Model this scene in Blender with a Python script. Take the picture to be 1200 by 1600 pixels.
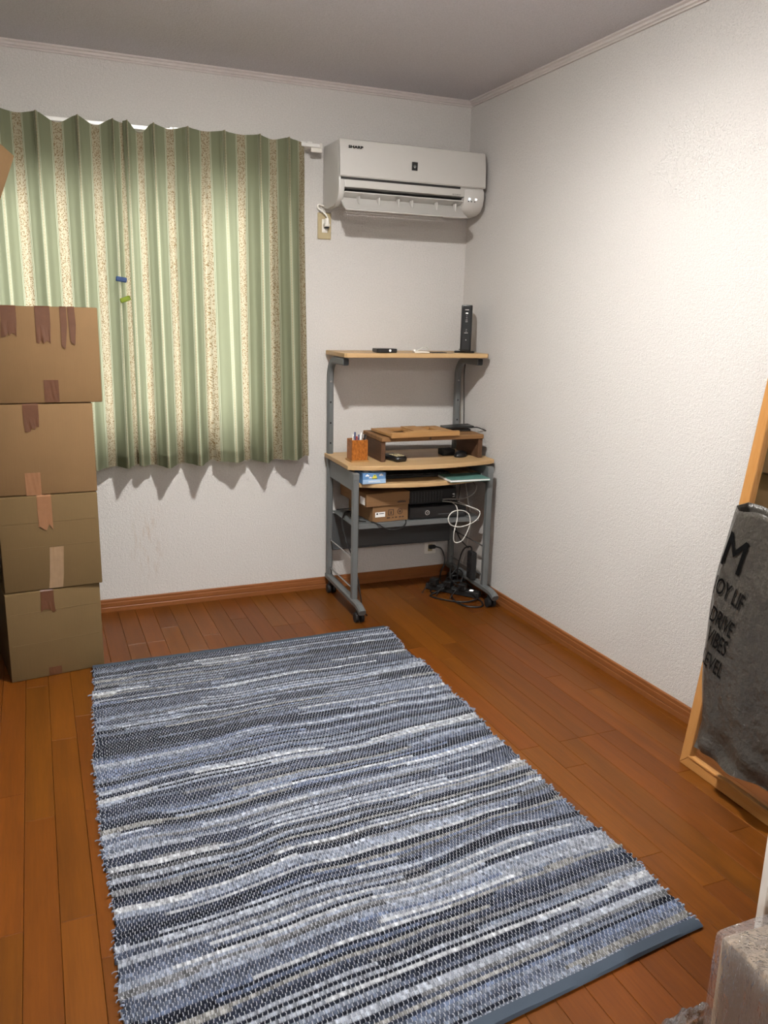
import bpy, bmesh, math, random
import numpy as np
from mathutils import Vector, Matrix

for o in list(bpy.data.objects):
    bpy.data.objects.remove(o, do_unlink=True)
scene = bpy.context.scene
COL = scene.collection
R = math.radians
rng = random.Random(7)
nrng = np.random.default_rng(7)

# ------------------------------------------------------------------ camera
FPX, YAW, PITCH, ROLL = 1284.52, 0.4011, 0.2355, 0.022
CAM = Vector((-2.0736, -3.9001, 1.4001))
r0 = Vector((math.cos(YAW), -math.sin(YAW), 0)); f0 = Vector((math.sin(YAW), math.cos(YAW), 0)); u0 = Vector((0, 0, 1))
fw = f0*math.cos(PITCH) - u0*math.sin(PITCH)
up = u0*math.cos(PITCH) + f0*math.sin(PITCH)
rt = r0*math.cos(ROLL) + up*math.sin(ROLL)
up2 = up*math.cos(ROLL) - r0*math.sin(ROLL)
cd = bpy.data.cameras.new('camera'); cam = bpy.data.objects.new('camera', cd); COL.objects.link(cam)
cd.sensor_fit = 'VERTICAL'; cd.sensor_height = 36.0; cd.sensor_width = 27.0
cd.lens = FPX/1600*36.0; cd.clip_start = 0.05; cd.clip_end = 100
cam.matrix_world = Matrix(((rt.x, up2.x, -fw.x, CAM.x), (rt.y, up2.y, -fw.y, CAM.y), (rt.z, up2.z, -fw.z, CAM.z), (0, 0, 0, 1)))
scene.camera = cam

# ------------------------------------------------------------------ world, exposure, window portal
SKY_STRENGTH = 19.0
LAMP_POS = Vector((-1.30, -1.78, 2.365)); LAMP_STRENGTH = 2250.0
w = bpy.data.worlds.new('daylight'); scene.world = w; w.use_nodes = True
bg = w.node_tree.nodes['Background']; bg.inputs[0].default_value = (0.95, 0.97, 1.0, 1); bg.inputs[1].default_value = SKY_STRENGTH
scene.view_settings.view_transform = 'Standard'; scene.view_settings.look = 'None'
scene.view_settings.gamma = 1.0; scene.view_settings.use_curve_mapping = False
scene.view_settings.exposure = 0.0
WX0, WX1, WZ0, WZ1 = -2.60, -0.99, 0.80, 1.95       # window opening
pl = bpy.data.lights.new('window_portal', 'AREA'); pl.shape = 'RECTANGLE'; pl.size = WX1-WX0; pl.size_y = WZ1-WZ0
pl.cycles.is_portal = True
po = bpy.data.objects.new('window_portal', pl); COL.objects.link(po)
po.location = ((WX0+WX1)/2, 0.125, (WZ0+WZ1)/2); po.rotation_euler = (R(-90), 0, 0)   # faces into the room (-Y)

# ------------------------------------------------------------------ materials
MATS = {}
def lin(c):
    return tuple(((v/255)/12.92 if v/255 <= 0.04045 else ((v/255+0.055)/1.055)**2.4) for v in c) + (1,)
class NT:
    def __init__(s, name):
        s.m = bpy.data.materials.new(name); s.m.use_nodes = True; s.t = s.m.node_tree; s.n = s.t.nodes
        s.n.clear(); s.out = s.n.new('ShaderNodeOutputMaterial')
    def node(s, typ, **kw):
        n = s.n.new(typ)
        for k, v in kw.items(): setattr(n, k, v)
        return n
    def link(s, a, b): s.t.links.new(a, b)
    def setin(s, n, key, val):
        if isinstance(val, bpy.types.NodeSocket): s.link(val, n.inputs[key])
        else: n.inputs[key].default_value = val
    def math(s, op, a, b=None, c=None, clamp=False):
        n = s.node('ShaderNodeMath', operation=op, use_clamp=clamp)
        s.setin(n, 0, a)
        if b is not None: s.setin(n, 1, b)
        if c is not None: s.setin(n, 2, c)
        return n.outputs[0]
    def mix(s, f, a, b):
        n = s.node('ShaderNodeMix', data_type='RGBA')
        s.setin(n, 0, f); s.setin(n, 6, a); s.setin(n, 7, b)
        return n.outputs[2]
    def coord(s, which='Object', scale=(1, 1, 1), loc=None):
        t = s.node('ShaderNodeTexCoord'); m = s.node('ShaderNodeMapping')
        s.link(t.outputs[which], m.inputs[0]); m.inputs['Scale'].default_value = scale
        if loc is not None: s.setin(m, 'Location', loc)
        return m.outputs[0]
    def noise(s, vec, scale=5, detail=3, rough=.5, col=False):
        n = s.node('ShaderNodeTexNoise'); s.link(vec, n.inputs['Vector'])
        n.inputs['Scale'].default_value = scale; n.inputs['Detail'].default_value = detail; n.inputs['Roughness'].default_value = rough
        return n.outputs['Color' if col else 'Fac']
    def ramp(s, f, stops):
        n = s.node('ShaderNodeValToRGB'); s.link(f, n.inputs[0]); e = n.color_ramp.elements
        while len(e) < len(stops): e.new(.5)
        for i, (p, c) in enumerate(stops):
            e[i].position = p; e[i].color = c if len(c) == 4 else (*c, 1)
        return n.outputs[0]
    def bump(s, h, strength=.3, dist=.001):
        n = s.node('ShaderNodeBump'); s.link(h, n.inputs['Height'])
        n.inputs['Strength'].default_value = strength; n.inputs['Distance'].default_value = dist
        return n.outputs[0]
    def bsdf(s, color, rough=.5, normal=None, spec=.5, metal=0, coat=0, trans=0, emit=None, estr=0, alpha=None):
        b = s.node('ShaderNodeBsdfPrincipled')
        s.setin(b, 'Base Color', color); s.setin(b, 'Roughness', rough); b.inputs['Specular IOR Level'].default_value = spec
        b.inputs['Metallic'].default_value = metal; b.inputs['Coat Weight'].default_value = coat
        b.inputs['Transmission Weight'].default_value = trans
        if normal is not None: s.link(normal, b.inputs['Normal'])
        if emit is not None:
            b.inputs['Emission Color'].default_value = emit; b.inputs['Emission Strength'].default_value = estr
        s.link(b.outputs[0], s.out.inputs[0]); return b

def simple(name, rgb, rough=.5, metal=0, spec=.5, coat=0, var=.06, bump=0.0, bscale=300, emit=0):
    if name in MATS: return MATS[name]
    t = NT(name); v = t.coord('Object')
    c = lin(rgb); n = t.noise(v, 40, 2)
    a = tuple(x*(1-var) for x in c[:3])+(1,); b = tuple(min(1, x*(1+var)) for x in c[:3])+(1,)
    col = t.mix(n, a, b)
    nrm = t.bump(t.noise(v, bscale, 2), bump, .0006) if bump else None
    t.bsdf(col, rough, nrm, spec, metal, coat, emit=c if emit else None, estr=emit)
    MATS[name] = t.m; return t.m

def mat_wall(name, rgb, stain=False):
    t = NT(name); v = t.coord('Object')
    c = lin(rgb)
    n1 = t.noise(v, 190, 3, .7); n2 = t.noise(v, 85, 2)
    h = t.math('ADD', t.math('MULTIPLY', n1, .7), t.math('MULTIPLY', n2, .6))
    col = t.mix(t.math('MULTIPLY_ADD', n1, 3.0, -1.0, clamp=True), tuple(x*.84 for x in c[:3])+(1,), c)
    if stain:   # brownish drip marks low on the window wall
        sep = t.node('ShaderNodeSeparateXYZ'); t.link(v, sep.inputs[0])
        x, z = sep.outputs[0], sep.outputs[2]
        dx = t.math('DIVIDE', t.math('ADD', x, 1.63), .10); dz = t.math('DIVIDE', t.math('ADD', z, -.33), .22)
        d = t.math('ADD', t.math('MULTIPLY', dx, dx), t.math('MULTIPLY', dz, dz))
        mk = t.math('SUBTRACT', 1.0, d, clamp=True)
        v2 = t.coord('Object', (60, 60, 9)); st = t.noise(v2, 1, 4, .7)
        mk = t.math('MULTIPLY', mk, t.math('MULTIPLY_ADD', st, 5, -2.5, clamp=True))
        col = t.mix(t.math('MULTIPLY', mk, .45), col, lin((168, 132, 92)))
    t.bsdf(col, .85, t.bump(h, .8, .006), .2)
    return t.m

def mat_wood(name, c1, c2, axis=1, rough=.45, scale=1.0, coat=0, objrand=0.0, ringscale=14, stretch=.06):
    t = NT(name)
    sc = [ringscale*scale]*3; sc[axis] = ringscale*scale*stretch
    oi = t.node('ShaderNodeObjectInfo')
    loc = None
    if objrand:
        cm = t.node('ShaderNodeCombineXYZ')
        for i in range(3): t.link(t.math('MULTIPLY', oi.outputs['Random'], 37.0+11*i), cm.inputs[i])
        loc = cm.outputs[0]
    v = t.coord('Object', tuple(sc), loc)
    n = t.noise(v, 1.0, 5, .6); g = t.noise(v, 7.0, 3, .6)
    f = t.math('ADD', t.math('MULTIPLY', n, .65), t.math('MULTIPLY', g, .35))
    f = t.math('MULTIPLY_ADD', f, 2.0, -.5, clamp=True)
    col = t.mix(f, lin(c1), lin(c2))
    if objrand:
        hs = t.node('ShaderNodeHueSaturation'); t.link(col, hs.inputs['Color'])
        t.link(t.math('MULTIPLY_ADD', oi.outputs['Random'], objrand, 1-objrand/2), hs.inputs['Value'])
        rr = t.math('FRACT', t.math('MULTIPLY', oi.outputs['Random'], 17.3))
        t.link(t.math('MULTIPLY_ADD', rr, .008, .5005), hs.inputs['Hue'])
        col = hs.outputs[0]
    t.bsdf(col, rough, t.bump(g, .08, .0006), .22, coat=coat)
    return t.m

M = {}
M['wall'] = mat_wall('wallpaper', (211, 207, 203))
M['wall_win'] = mat_wall('wallpaper_window', (211, 207, 203), True)
M['ceil'] = mat_wall('ceiling_paper', (206, 202, 205))
M['cornice'] = simple('cornice_paint', (196, 188, 184), .5)
M['plank'] = mat_wood('floor_plank', (80, 40, 10), (110, 58, 15), 1, .36, 1.6, 0.0, .36)
M['base'] = mat_wood('baseboard_wood', (119, 71, 36), (141, 89, 52), 0, .4)
M['base_y'] = mat_wood('baseboard_wood_y', (119, 71, 36), (141, 89, 52), 1, .4)
M['beech'] = mat_wood('beech_board', (169, 136, 93), (191, 160, 119), 0, .4, 1.5)
M['pine_y'] = mat_wood('pine_frame_y', (161, 108, 54), (182, 134, 80), 1, .4, 2)
M['pine_z'] = mat_wood('pine_frame_z', (161, 108, 54), (182, 134, 80), 2, .4, 2)
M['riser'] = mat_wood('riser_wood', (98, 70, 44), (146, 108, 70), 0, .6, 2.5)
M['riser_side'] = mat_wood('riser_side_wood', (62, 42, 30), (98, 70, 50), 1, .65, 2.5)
M['stand'] = mat_wood('stand_wood', (144, 102, 59), (173, 134, 87), 0, .5, 2)
M['burl'] = mat_wood('burl_wood', (70, 30, 8), (190, 116, 46), 2, .4, 9, .1, stretch=.45)
M['grey'] = simple('grey_steel', (100, 103, 103), .45, .15, var=.03)
M['dgrey'] = simple('dark_grey_panel', (66, 69, 71), .5, .1)
M['black'] = simple('black_plastic', (20, 20, 21), .35)
M['mblack'] = simple('matt_black', (14, 14, 15), .7)
M['rubber'] = simple('black_rubber', (13, 13, 14), .5)
M['white'] = simple('white_plastic', (228, 224, 216), .35, var=.02)
M['acbody'] = simple('ac_plastic', (190, 187, 182), .32, var=.015)
M['acdark'] = simple('ac_shadow_plastic', (38, 36, 35), .6)
M['beige'] = simple('beige_outlet', (173, 158, 123), .45)
M['railm'] = simple('rail_white', (232, 230, 226), .3, .2)
M['silver'] = simple('silver_metal', (190, 190, 190), .25, .9)
M['led'] = simple('led_white', (225, 240, 255), .4, emit=6)
M['led_w'] = simple('led_warm', (255, 245, 235), .4, emit=4)
M['tape'] = simple('brown_tape', (86, 51, 27), .5, var=.2, bump=.6, bscale=60)
M['tape2'] = simple('tan_tape', (142, 117, 90), .2, var=.1, bump=.5, bscale=60)
M['tape3'] = simple('pinkish_tape', (136, 98, 70), .2, var=.1, bump=.5, bscale=60)
M['ink'] = simple('black_ink', (8, 8, 8), .9, spec=.08)
M['inkbrown'] = simple('brown_ink', (62, 42, 28), .7)
M['pwhite'] = simple('paper_white', (232, 232, 230), .6)
M['binding'] = simple('navy_binding', (53, 64, 77), .9, bump=.4, bscale=500)
M['cablew'] = simple('white_cable', (205, 203, 196), .4)
M['cableg'] = simple('grey_cable', (120, 116, 110), .45)
M['red'] = simple('red_pen', (150, 26, 34), .4); M['blue'] = simple('blue_pen', (40, 58, 110), .4)
M['teal'] = simple('teal_cover', (80, 120, 112), .5)
M['clipblue'] = simple('blue_clip', (30, 62, 110), .4); M['clipgreen'] = simple('green_clip', (120, 140, 30), .4)
M['tissueblue'] = simple('tissue_blue', (92, 132, 178), .5); M['tissuepale'] = simple('tissue_pale_blue', (150, 178, 208), .5)
M['yellow'] = simple('yellow_print', (206, 196, 60), .5); M['greenprint'] = simple('dark_green_print', (58, 74, 40), .5)

def mat_card(name, c):
    t = NT(name); v = t.coord('Object', (1, 1, 1)); cc = lin(c)
    n = t.noise(v, 6, 4, .6); fl = t.noise(t.coord('Object', (300, 300, 6)), 1, 1)
    f = t.math('ADD', t.math('MULTIPLY', n, .7), t.math('MULTIPLY', fl, .3))
    col = t.mix(f, tuple(x*.84 for x in cc[:3])+(1,), tuple(x*1.12 for x in cc[:3])+(1,))
    t.bsdf(col, .8, t.bump(fl, .12, .0006), .25); return t.m
M['card'] = mat_card('cardboard', (121, 94, 63))
M['card3'] = mat_card('wrapped_cardboard', (172, 148, 118))
M['card2'] = mat_card('cardboard_olive', (104, 84, 54))
M['shoebox'] = mat_card('shoebox_card', (125, 93, 62))

def mat_curtain():
    t = NT('striped_curtain_cloth')
    uv = t.node('ShaderNodeUVMap', uv_map='UVMap'); sep = t.node('ShaderNodeSeparateXYZ'); t.link(uv.outputs[0], sep.inputs[0])
    u, z = sep.outputs[0], sep.outputs[1]
    fr = t.math('FRACT', u)
    dF = t.math('ABSOLUTE', t.math('SUBTRACT', fr, .5))                  # distance from floral centre
    dN = t.math('SUBTRACT', .5, dF)                                       # distance from narrow stripe centre
    def band(d, c, hw): return t.math('LESS_THAN', t.math('ABSOLUTE', t.math('SUBTRACT', d, c)), hw)
    green = t.mix(t.noise(t.coord('UV', (30, 60, 1)), 8, 2), lin((116, 119, 96)), lin((126, 129, 104)))
    cream = lin((158, 149, 126))
    v2 = t.node('ShaderNodeMapping'); t.link(uv.outputs[0], v2.inputs[0]); v2.inputs['Scale'].default_value = (34, 150, 1)
    vo = t.node('ShaderNodeTexVoronoi'); t.link(v2.outputs[0], vo.inputs['Vector']); vo.inputs['Scale'].default_value = 1.0
    nz = t.noise(v2.outputs[0], 1.3, 3, .6)
    leaf = t.math('MULTIPLY', t.math('LESS_THAN', vo.outputs['Distance'], .42), t.math('GREATER_THAN', nz, .42))
    flor = t.mix(leaf, cream, lin((118, 99, 70)))
    dots = t.math('GREATER_THAN', t.math('SINE', t.math('MULTIPLY', z, 520)), .35)
    narrow = t.mix(t.math('MULTIPLY', dots, .6), cream, lin((140, 140, 104)))
    pale = lin((186, 185, 160)); dgreen = lin((86, 96, 78))
    c = green
    c = t.mix(t.math('LESS_THAN', dF, .112), c, flor)
    c = t.mix(band(dF, .126, .005), c, pale); c = t.mix(band(dF, .138, .004), c, dgreen); c = t.mix(band(dF, .150, .005), c, pale)
    c = t.mix(t.math('LESS_THAN', dN, .020), c, narrow)
    c = t.mix(band(dN, .031, .0035), c, pale); c = t.mix(band(dN, .039, .003), c, dgreen); c = t.mix(band(dN, .047, .0035), c, pale)
    we = t.noise(t.coord('UV', (900, 3000, 1)), 1, 1)
    nrm = t.bump(we, .12, .0005)
    d = t.node('ShaderNodeBsdfDiffuse'); t.link(c, d.inputs[0]); t.link(nrm, d.inputs['Normal'])
    tr = t.node('ShaderNodeBsdfTranslucent'); t.link(c, tr.inputs[0])
    mx = t.node('ShaderNodeMixShader'); mx.inputs[0].default_value = .34
    t.link(d.outputs[0], mx.inputs[1]); t.link(tr.outputs[0], mx.inputs[2]); t.link(mx.outputs[0], t.out.inputs[0])
    return t.m
M['curtain'] = mat_curtain()

def mat_rug():
    t = NT('denim_rag_weave')
    at = t.node('ShaderNodeVertexColor', layer_name='rag')
    uv = t.node('ShaderNodeUVMap', uv_map='UVMap'); sep = t.node('ShaderNodeSeparateXYZ'); t.link(uv.outputs[0], sep.inputs[0])
    u, r = sep.outputs[0], sep.outputs[1]                                 # u in warp pitches, r in rows
    row = t.math('FLOOR', r); odd = t.math('MODULO', row, 2.0)
    fu = t.math('FRACT', t.math('MULTIPLY_ADD', odd, .5, u)); fr = t.math('FRACT', r)
    jit = t.noise(t.coord('UV', (1.0, 1.0, 1)), 1.7, 2)
    du = t.math('ABSOLUTE', t.math('SUBTRACT', fu, t.math('MULTIPLY_ADD', jit, .5, .25)))
    dr = t.math('ABSOLUTE', t.math('SUBTRACT', fr, .5))
    dash = t.math('MULTIPLY', t.math('LESS_THAN', du, .07), t.math('LESS_THAN', dr, .44))
    fib = t.noise(t.coord('UV', (3.0, 9.0, 1)), 1.0, 4, .7)
    hs = t.node('ShaderNodeHueSaturation'); t.link(at.outputs[0], hs.inputs['Color'])
    t.link(t.math('MULTIPLY_ADD', fib, 1.12, -.05), hs.inputs['Value'])
    col = t.mix(t.math('MULTIPLY', dash, .72), hs.outputs[0], lin((176, 178, 184)))
    t.bsdf(col, .95, t.bump(fib, .5, .002), .1); return t.m
M['rug'] = mat_rug()

def mat_glass(name, tint=(1, 1, 1), gl=.12, rough=.03, haze=0.0, crinkle=False):
    t = NT(name); a = t.node('ShaderNodeBsdfTransparent'); a.inputs[0].default_value = (*tint, 1)
    g = t.node('ShaderNodeBsdfGlossy'); g.inputs['Roughness'].default_value = rough
    fz = t.node('ShaderNodeFresnel'); fz.inputs[0].default_value = 1.45
    if crinkle:
        v = t.coord('Object', (9, 9, 3)); nb = t.bump(t.noise(v, 3.0, 4, .65), 1.0, .03)
        t.link(nb, g.inputs['Normal']); t.link(nb, fz.inputs['Normal'])
    base = a.outputs[0]
    if haze:
        d = t.node('ShaderNodeBsdfDiffuse'); d.inputs[0].default_value = (.8, .8, .82, 1)
        m0 = t.node('ShaderNodeMixShader'); m0.inputs[0].default_value = haze; t.link(a.outputs[0], m0.inputs[1]); t.link(d.outputs[0], m0.inputs[2]); base = m0.outputs[0]
    mx = t.node('ShaderNodeMixShader'); t.link(t.math('ADD', fz.outputs[0], gl-.04, clamp=True), mx.inputs[0])
    t.link(base, mx.inputs[1]); t.link(g.outputs[0], mx.inputs[2]); t.link(mx.outputs[0], t.out.inputs[0]); return t.m
M['glass'] = mat_glass('window_glass', gl=.05)
M['film'] = mat_glass('clear_plastic_film', (.93, .93, .95), .14, .10, .10, True)
def mat_mirror():
    t = NT('mirror_glass'); t.bsdf((.86, .88, .87, 1), .015, metal=1.0); return t.m
M['mirror'] = mat_mirror()
def mat_bag():
    t = NT('dark_plastic_sheet'); v = t.coord('Object')
    n = t.noise(v, 14, 4, .6); n2 = t.noise(v, 70, 2)
    col = t.mix(n, lin((52, 49, 45)), lin((74, 70, 64)))
    h = t.math('ADD', n, t.math('MULTIPLY', n2, .2))
    t.bsdf(col, .30, t.bump(h, .7, .02), .5); return t.m
M['bag'] = mat_bag()
M['bulb'] = NT('lamp_glow')
_b = M['bulb']; _e = _b.node('ShaderNodeEmission'); _e.inputs[0].default_value = (1.0, .982, .945, 1); _e.inputs[1].default_value = LAMP_STRENGTH
_b.link(_e.outputs[0], _b.out.inputs[0]); M['bulb'] = _b.m

# ------------------------------------------------------------------ mesh helpers
class MB:
    """collects shapes, build() links them as ONE mesh object"""
    def __init__(s): s.bm = bmesh.new()
    def box(s, x0, x1, y0, y1, z0, z1, bev=0, mat=None, seg=1):
        r = bmesh.ops.create_cube(s.bm, size=1)
        vs = r['verts']
        bmesh.ops.scale(s.bm, vec=(x1-x0, y1-y0, z1-z0), verts=vs)
        bmesh.ops.translate(s.bm, vec=((x0+x1)/2, (y0+y1)/2, (z0+z1)/2), verts=vs)
        if bev:
            es = list({e for v in vs for e in v.link_edges})
            rr = bmesh.ops.bevel(s.bm, geom=es, offset=bev, segments=seg, affect='EDGES', profile=.5)
            vs = list({v for f in rr['faces'] for v in f.verts} | {v for v in vs if v.is_valid})
        if mat is not None: bmesh.ops.transform(s.bm, matrix=mat, verts=[v for v in vs if v.is_valid])
        return s
    def prism(s, pts, z0, z1, bev=0, mat=None):
        """polygon in xy extruded along z"""
        a = [s.bm.verts.new((p[0], p[1], z0)) for p in pts]; b = [s.bm.verts.new((p[0], p[1], z1)) for p in pts]
        n = len(pts); fs = [s.bm.faces.new(a[::-1]), s.bm.faces.new(b)]
        for i in range(n): fs.append(s.bm.faces.new((a[i], a[(i+1) % n], b[(i+1) % n], b[i])))
        bmesh.ops.recalc_face_normals(s.bm, faces=fs)
        vs = a+b
        if bev:
            es = [e for f in fs[:2] for e in f.edges]
            rr = bmesh.ops.bevel(s.bm, geom=list(set(es)), offset=bev, segments=2, affect='EDGES', profile=.5)
            vs = list({v for f in rr['faces'] for v in f.verts} | {v for v in vs if v.is_valid})
        if mat is not None: bmesh.ops.transform(s.bm, matrix=mat, verts=vs)
        return s
    def cyl(s, p0, p1, r, n=16, r2=None):
        p0, p1 = Vector(p0), Vector(p1); d = p1-p0
        m = Matrix.Translation((p0+p1)/2) @ d.to_track_quat('Z', 'Y').to_matrix().to_4x4()
        bmesh.ops.create_cone(s.bm, cap_ends=True, segments=n, radius1=r, radius2=r if r2 is None else r2, depth=d.length, matrix=m)
        return s
    def sphere(s, c, r, scale=(1, 1, 1), u=16, v=10):
        m = Matrix.Translation(c) @ Matrix.Diagonal((*scale, 1))
        bmesh.ops.create_uvsphere(s.bm, u_segments=u, v_segments=v, radius=r, matrix=m); return s
    def tube(s, pts, r, n=7, smooth=8, close=False, sx=1.0):
        P = spline(pts, smooth, close) if smooth > 1 else [Vector(p) for p in pts]
        rings = []; up_ = None
        for i, p in enumerate(P):
            a = P[max(i-1, 0)]; b = P[min(i+1, len(P)-1)]
            if close: a = P[(i-1) % len(P)]; b = P[(i+1) % len(P)]
            t = (b-a).normalized()
            if up_ is None: up_ = t.orthogonal().normalized()
            up_ = (up_ - t*up_.dot(t))
            up_ = up_.normalized() if up_.length > 1e-6 else t.orthogonal().normalized()
            sd = t.cross(up_)
            rings.append([s.bm.verts.new(p + up_*r*math.cos(2*math.pi*k/n) + sd*r*sx*math.sin(2*math.pi*k/n)) for k in range(n)])
        m = len(rings)
        for i in range(m if close else m-1):
            A, B = rings[i], rings[(i+1) % m]
            for k in range(n): s.bm.faces.new((A[k], A[(k+1) % n], B[(k+1) % n], B[k]))
        if not close:
            s.bm.faces.new(rings[0][::-1]); s.bm.faces.new(rings[-1])
        return s
    def sweep_rect(s, pts, w, h, axis=Vector((1, 0, 0))):
        """rectangular section swept along pts; w along axis, h in plane"""
        P = [Vector(p) for p in pts]; rings = []
        for i, p in enumerate(P):
            t = (P[min(i+1, len(P)-1)]-P[max(i-1, 0)]).normalized(); nn = t.cross(axis).normalized()
            b = min(w, h)*.22
            sec = [(-w/2+b, -h/2), (w/2-b, -h/2), (w/2, -h/2+b), (w/2, h/2-b), (w/2-b, h/2), (-w/2+b, h/2), (-w/2, h/2-b), (-w/2, -h/2+b)]
            rings.append([s.bm.verts.new(p+axis*a_+nn*b_) for a_, b_ in sec])
        for A, B in zip(rings, rings[1:]):
            for k in range(8): s.bm.faces.new((A[k], A[(k+1) % 8], B[(k+1) % 8], B[k]))
        s.bm.faces.new(rings[0][::-1]); s.bm.faces.new(rings[-1]); return s
    def quad(s, pts):
        s.bm.faces.new([s.bm.verts.new(p) for p in pts]); return s
    def mesh(s, me, mat=None):
        n0 = len(s.bm.verts); s.bm.from_mesh(me); s.bm.verts.ensure_lookup_table()
        if mat is not None: bmesh.ops.transform(s.bm, matrix=mat, verts=s.bm.verts[n0:])
        return s
    def build(s, name, mat, parent=None, smooth=False, label=None):
        bmesh.ops.recalc_face_normals(s.bm, faces=s.bm.faces)
        me = bpy.data.meshes.new(name); s.bm.to_mesh(me); s.bm.free()
        if smooth:
            me.polygons.foreach_set('use_smooth', [True]*len(me.polygons))
            me.set_sharp_from_angle(angle=R(40))
        me.materials.append(mat)
        o = bpy.data.objects.new(name, me); COL.objects.link(o)
        if parent is not None: o.parent = parent
        if label: o['label'] = label
        return o

def spline(pts, k=8, close=False):
    P = [Vector(p) for p in pts]; n = len(P); out = []
    rngi = range(n if close else n-1)
    for i in rngi:
        if close: p0, p1, p2, p3 = P[(i-1) % n], P[i], P[(i+1) % n], P[(i+2) % n]
        else: p0, p1, p2, p3 = P[max(i-1, 0)], P[i], P[i+1], P[min(i+2, n-1)]
        for j in range(k):
            t = j/k
            out.append(.5*((2*p1)+(-p0+p2)*t+(2*p0-5*p1+4*p2-p3)*t*t+(-p0+3*p1-3*p2+p3)*t**3))
    if not close: out.append(P[-1])
    return out

def tag(o, label, cat, group=None):
    o['label'] = label; o['category'] = cat
    if group: o['group'] = group
    return o
def struct(o): o['kind'] = 'structure'; return o
def thing(name, label, cat, loc=(0, 0, 0), rz=0, group=None, parent=None):
    o = bpy.data.objects.new(name, None); COL.objects.link(o); o.empty_display_size = .1
    o.location = loc; o.rotation_euler = (0, 0, rz); return tag(o, label, cat, group)
def text_mesh(txt, size, sx=1.0, shear=0, bold=0.0, extrude=.0002):
    cu = bpy.data.curves.new('lettering', 'FONT'); cu.body = txt; cu.size = size; cu.shear = shear; cu.offset = bold
    cu.align_x = 'CENTER'; cu.align_y = 'CENTER'; cu.extrude = extrude; cu.resolution_u = 4
    ob = bpy.data.objects.new('lettering', cu); COL.objects.link(ob)
    dg = bpy.context.evaluated_depsgraph_get(); me = bpy.data.meshes.new_from_object(ob.evaluated_get(dg))
    bpy.data.objects.remove(ob); me.transform(Matrix.Diagonal((sx, 1, 1, 1))); return me
def frame(origin, xa, ya):
    xa = Vector(xa).normalized(); ya = Vector(ya).normalized(); za = xa.cross(ya)
    return Matrix(((xa.x, ya.x, za.x, origin[0]), (xa.y, ya.y, za.y, origin[1]), (xa.z, ya.z, za.z, origin[2]), (0, 0, 0, 1)))

# ================================================================== ROOM SHELL
XL, YF, H = -2.76, -5.90, 2.425
struct(MB().box(XL, 0, YF, 0, -.10, -.014).build('floor', M['mblack']))
FLOOR = bpy.data.objects['floor']
PITCHX = .0797; X0 = -1.791
plank_cache = {}
def plank_mesh(L, wd):
    key = (round(L, 3), round(wd, 3))
    if key not in plank_cache:
        b = MB().box(-wd/2+.0004, wd/2-.0004, -L/2+.0003, L/2-.0003, -.0135, 0)
        top = [e for e in b.bm.edges if all(v.co.z > -.001 for v in e.verts)]
        bmesh.ops.bevel(b.bm, geom=top, offset=.0011, segments=1, affect='EDGES')
        me = bpy.data.meshes.new('plank'); b.bm.to_mesh(me); b.bm.free(); me.materials.append(M['plank']); plank_cache[key] = me
    return plank_cache[key]
k0 = math.floor((XL-X0)/PITCHX); k1 = math.ceil((0-X0)/PITCHX)
prng = random.Random(11)
for k in range(k0, k1):
    xa, xb = max(XL, X0+k*PITCHX), min(0, X0+(k+1)*PITCHX)
    if xb-xa < .004: continue
    y = 0.0
    first = prng.choice([.3, .45, .6, .75, .9, 1.05])
    L = first
    while y > YF+.001:
        L = min(L, y-YF)
        if y-L-YF < .1: L = y-YF
        o = bpy.data.objects.new('plank', plank_mesh(L, xb-xa)); COL.objects.link(o)
        o.location = ((xa+xb)/2, y-L/2, 0); o.parent = FLOOR
        y -= L; L = prng.choice([.6, .75, .9, .9, 1.05] if y > -3.2 else [1.5, 1.8])
# window wall with a real opening
T = .12
wb = MB()
wb.box(XL-.1, WX0, 0, T, -.1, H+.1).box(WX1, .1, 0, T, -.1, H+.1).box(WX0, WX1, 0, T, -.1, WZ0).box(WX0, WX1, 0, T, WZ1, H+.1)
struct(wb.build('wall_back', M['wall_win']))
struct(MB().box(0, .1, YF-.1, 0, -.1, H+.1).build('wall_right', M['wall']))
struct(MB().box(XL-.1, XL, YF-.1, 0, -.1, H+.1).build('wall_left', M['wall']))
struct(MB().box(XL, 0, YF-.1, YF, -.1, H+.1).build('wall_front', M['wall']))
struct(MB().box(XL-.1, .1, YF-.1, T, H, H+.1).build('ceiling', M['ceil']))
# cornice: stepped profile
def cornice(name, p0, p1, inward):
    p0, p1, n = Vector(p0), Vector(p1), Vector(inward)
    prof = [(0, -.027), (.010, -.027), (.010, -.021), (.016, -.018), (.016, -.010), (.024, -.006), (.024, 0), (0, 0)]
    b = MB(); A = [b.bm.verts.new(p0+n*a+Vector((0, 0, H+z))) for a, z in prof]; B = [b.bm.verts.new(p1+n*a+Vector((0, 0, H+z))) for a, z in prof]
    for i in range(8): b.bm.faces.new((A[i], A[(i+1) % 8], B[(i+1) % 8], B[i]))
    b.bm.faces.new(A); b.bm.faces.new(B[::-1])
    return struct(b.build(name, M['cornice']))
cornice('trim_1', (XL, 0, 0), (0, 0, 0), (0, -1, 0)); cornice('trim_2', (0, YF, 0), (0, -.024, 0), (-1, 0, 0))
cornice('trim_3', (XL, YF, 0), (XL, -.024, 0), (1, 0, 0)); cornice('trim_4', (XL+.024, YF, 0), (-.024, YF, 0), (0, 1, 0))
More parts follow.
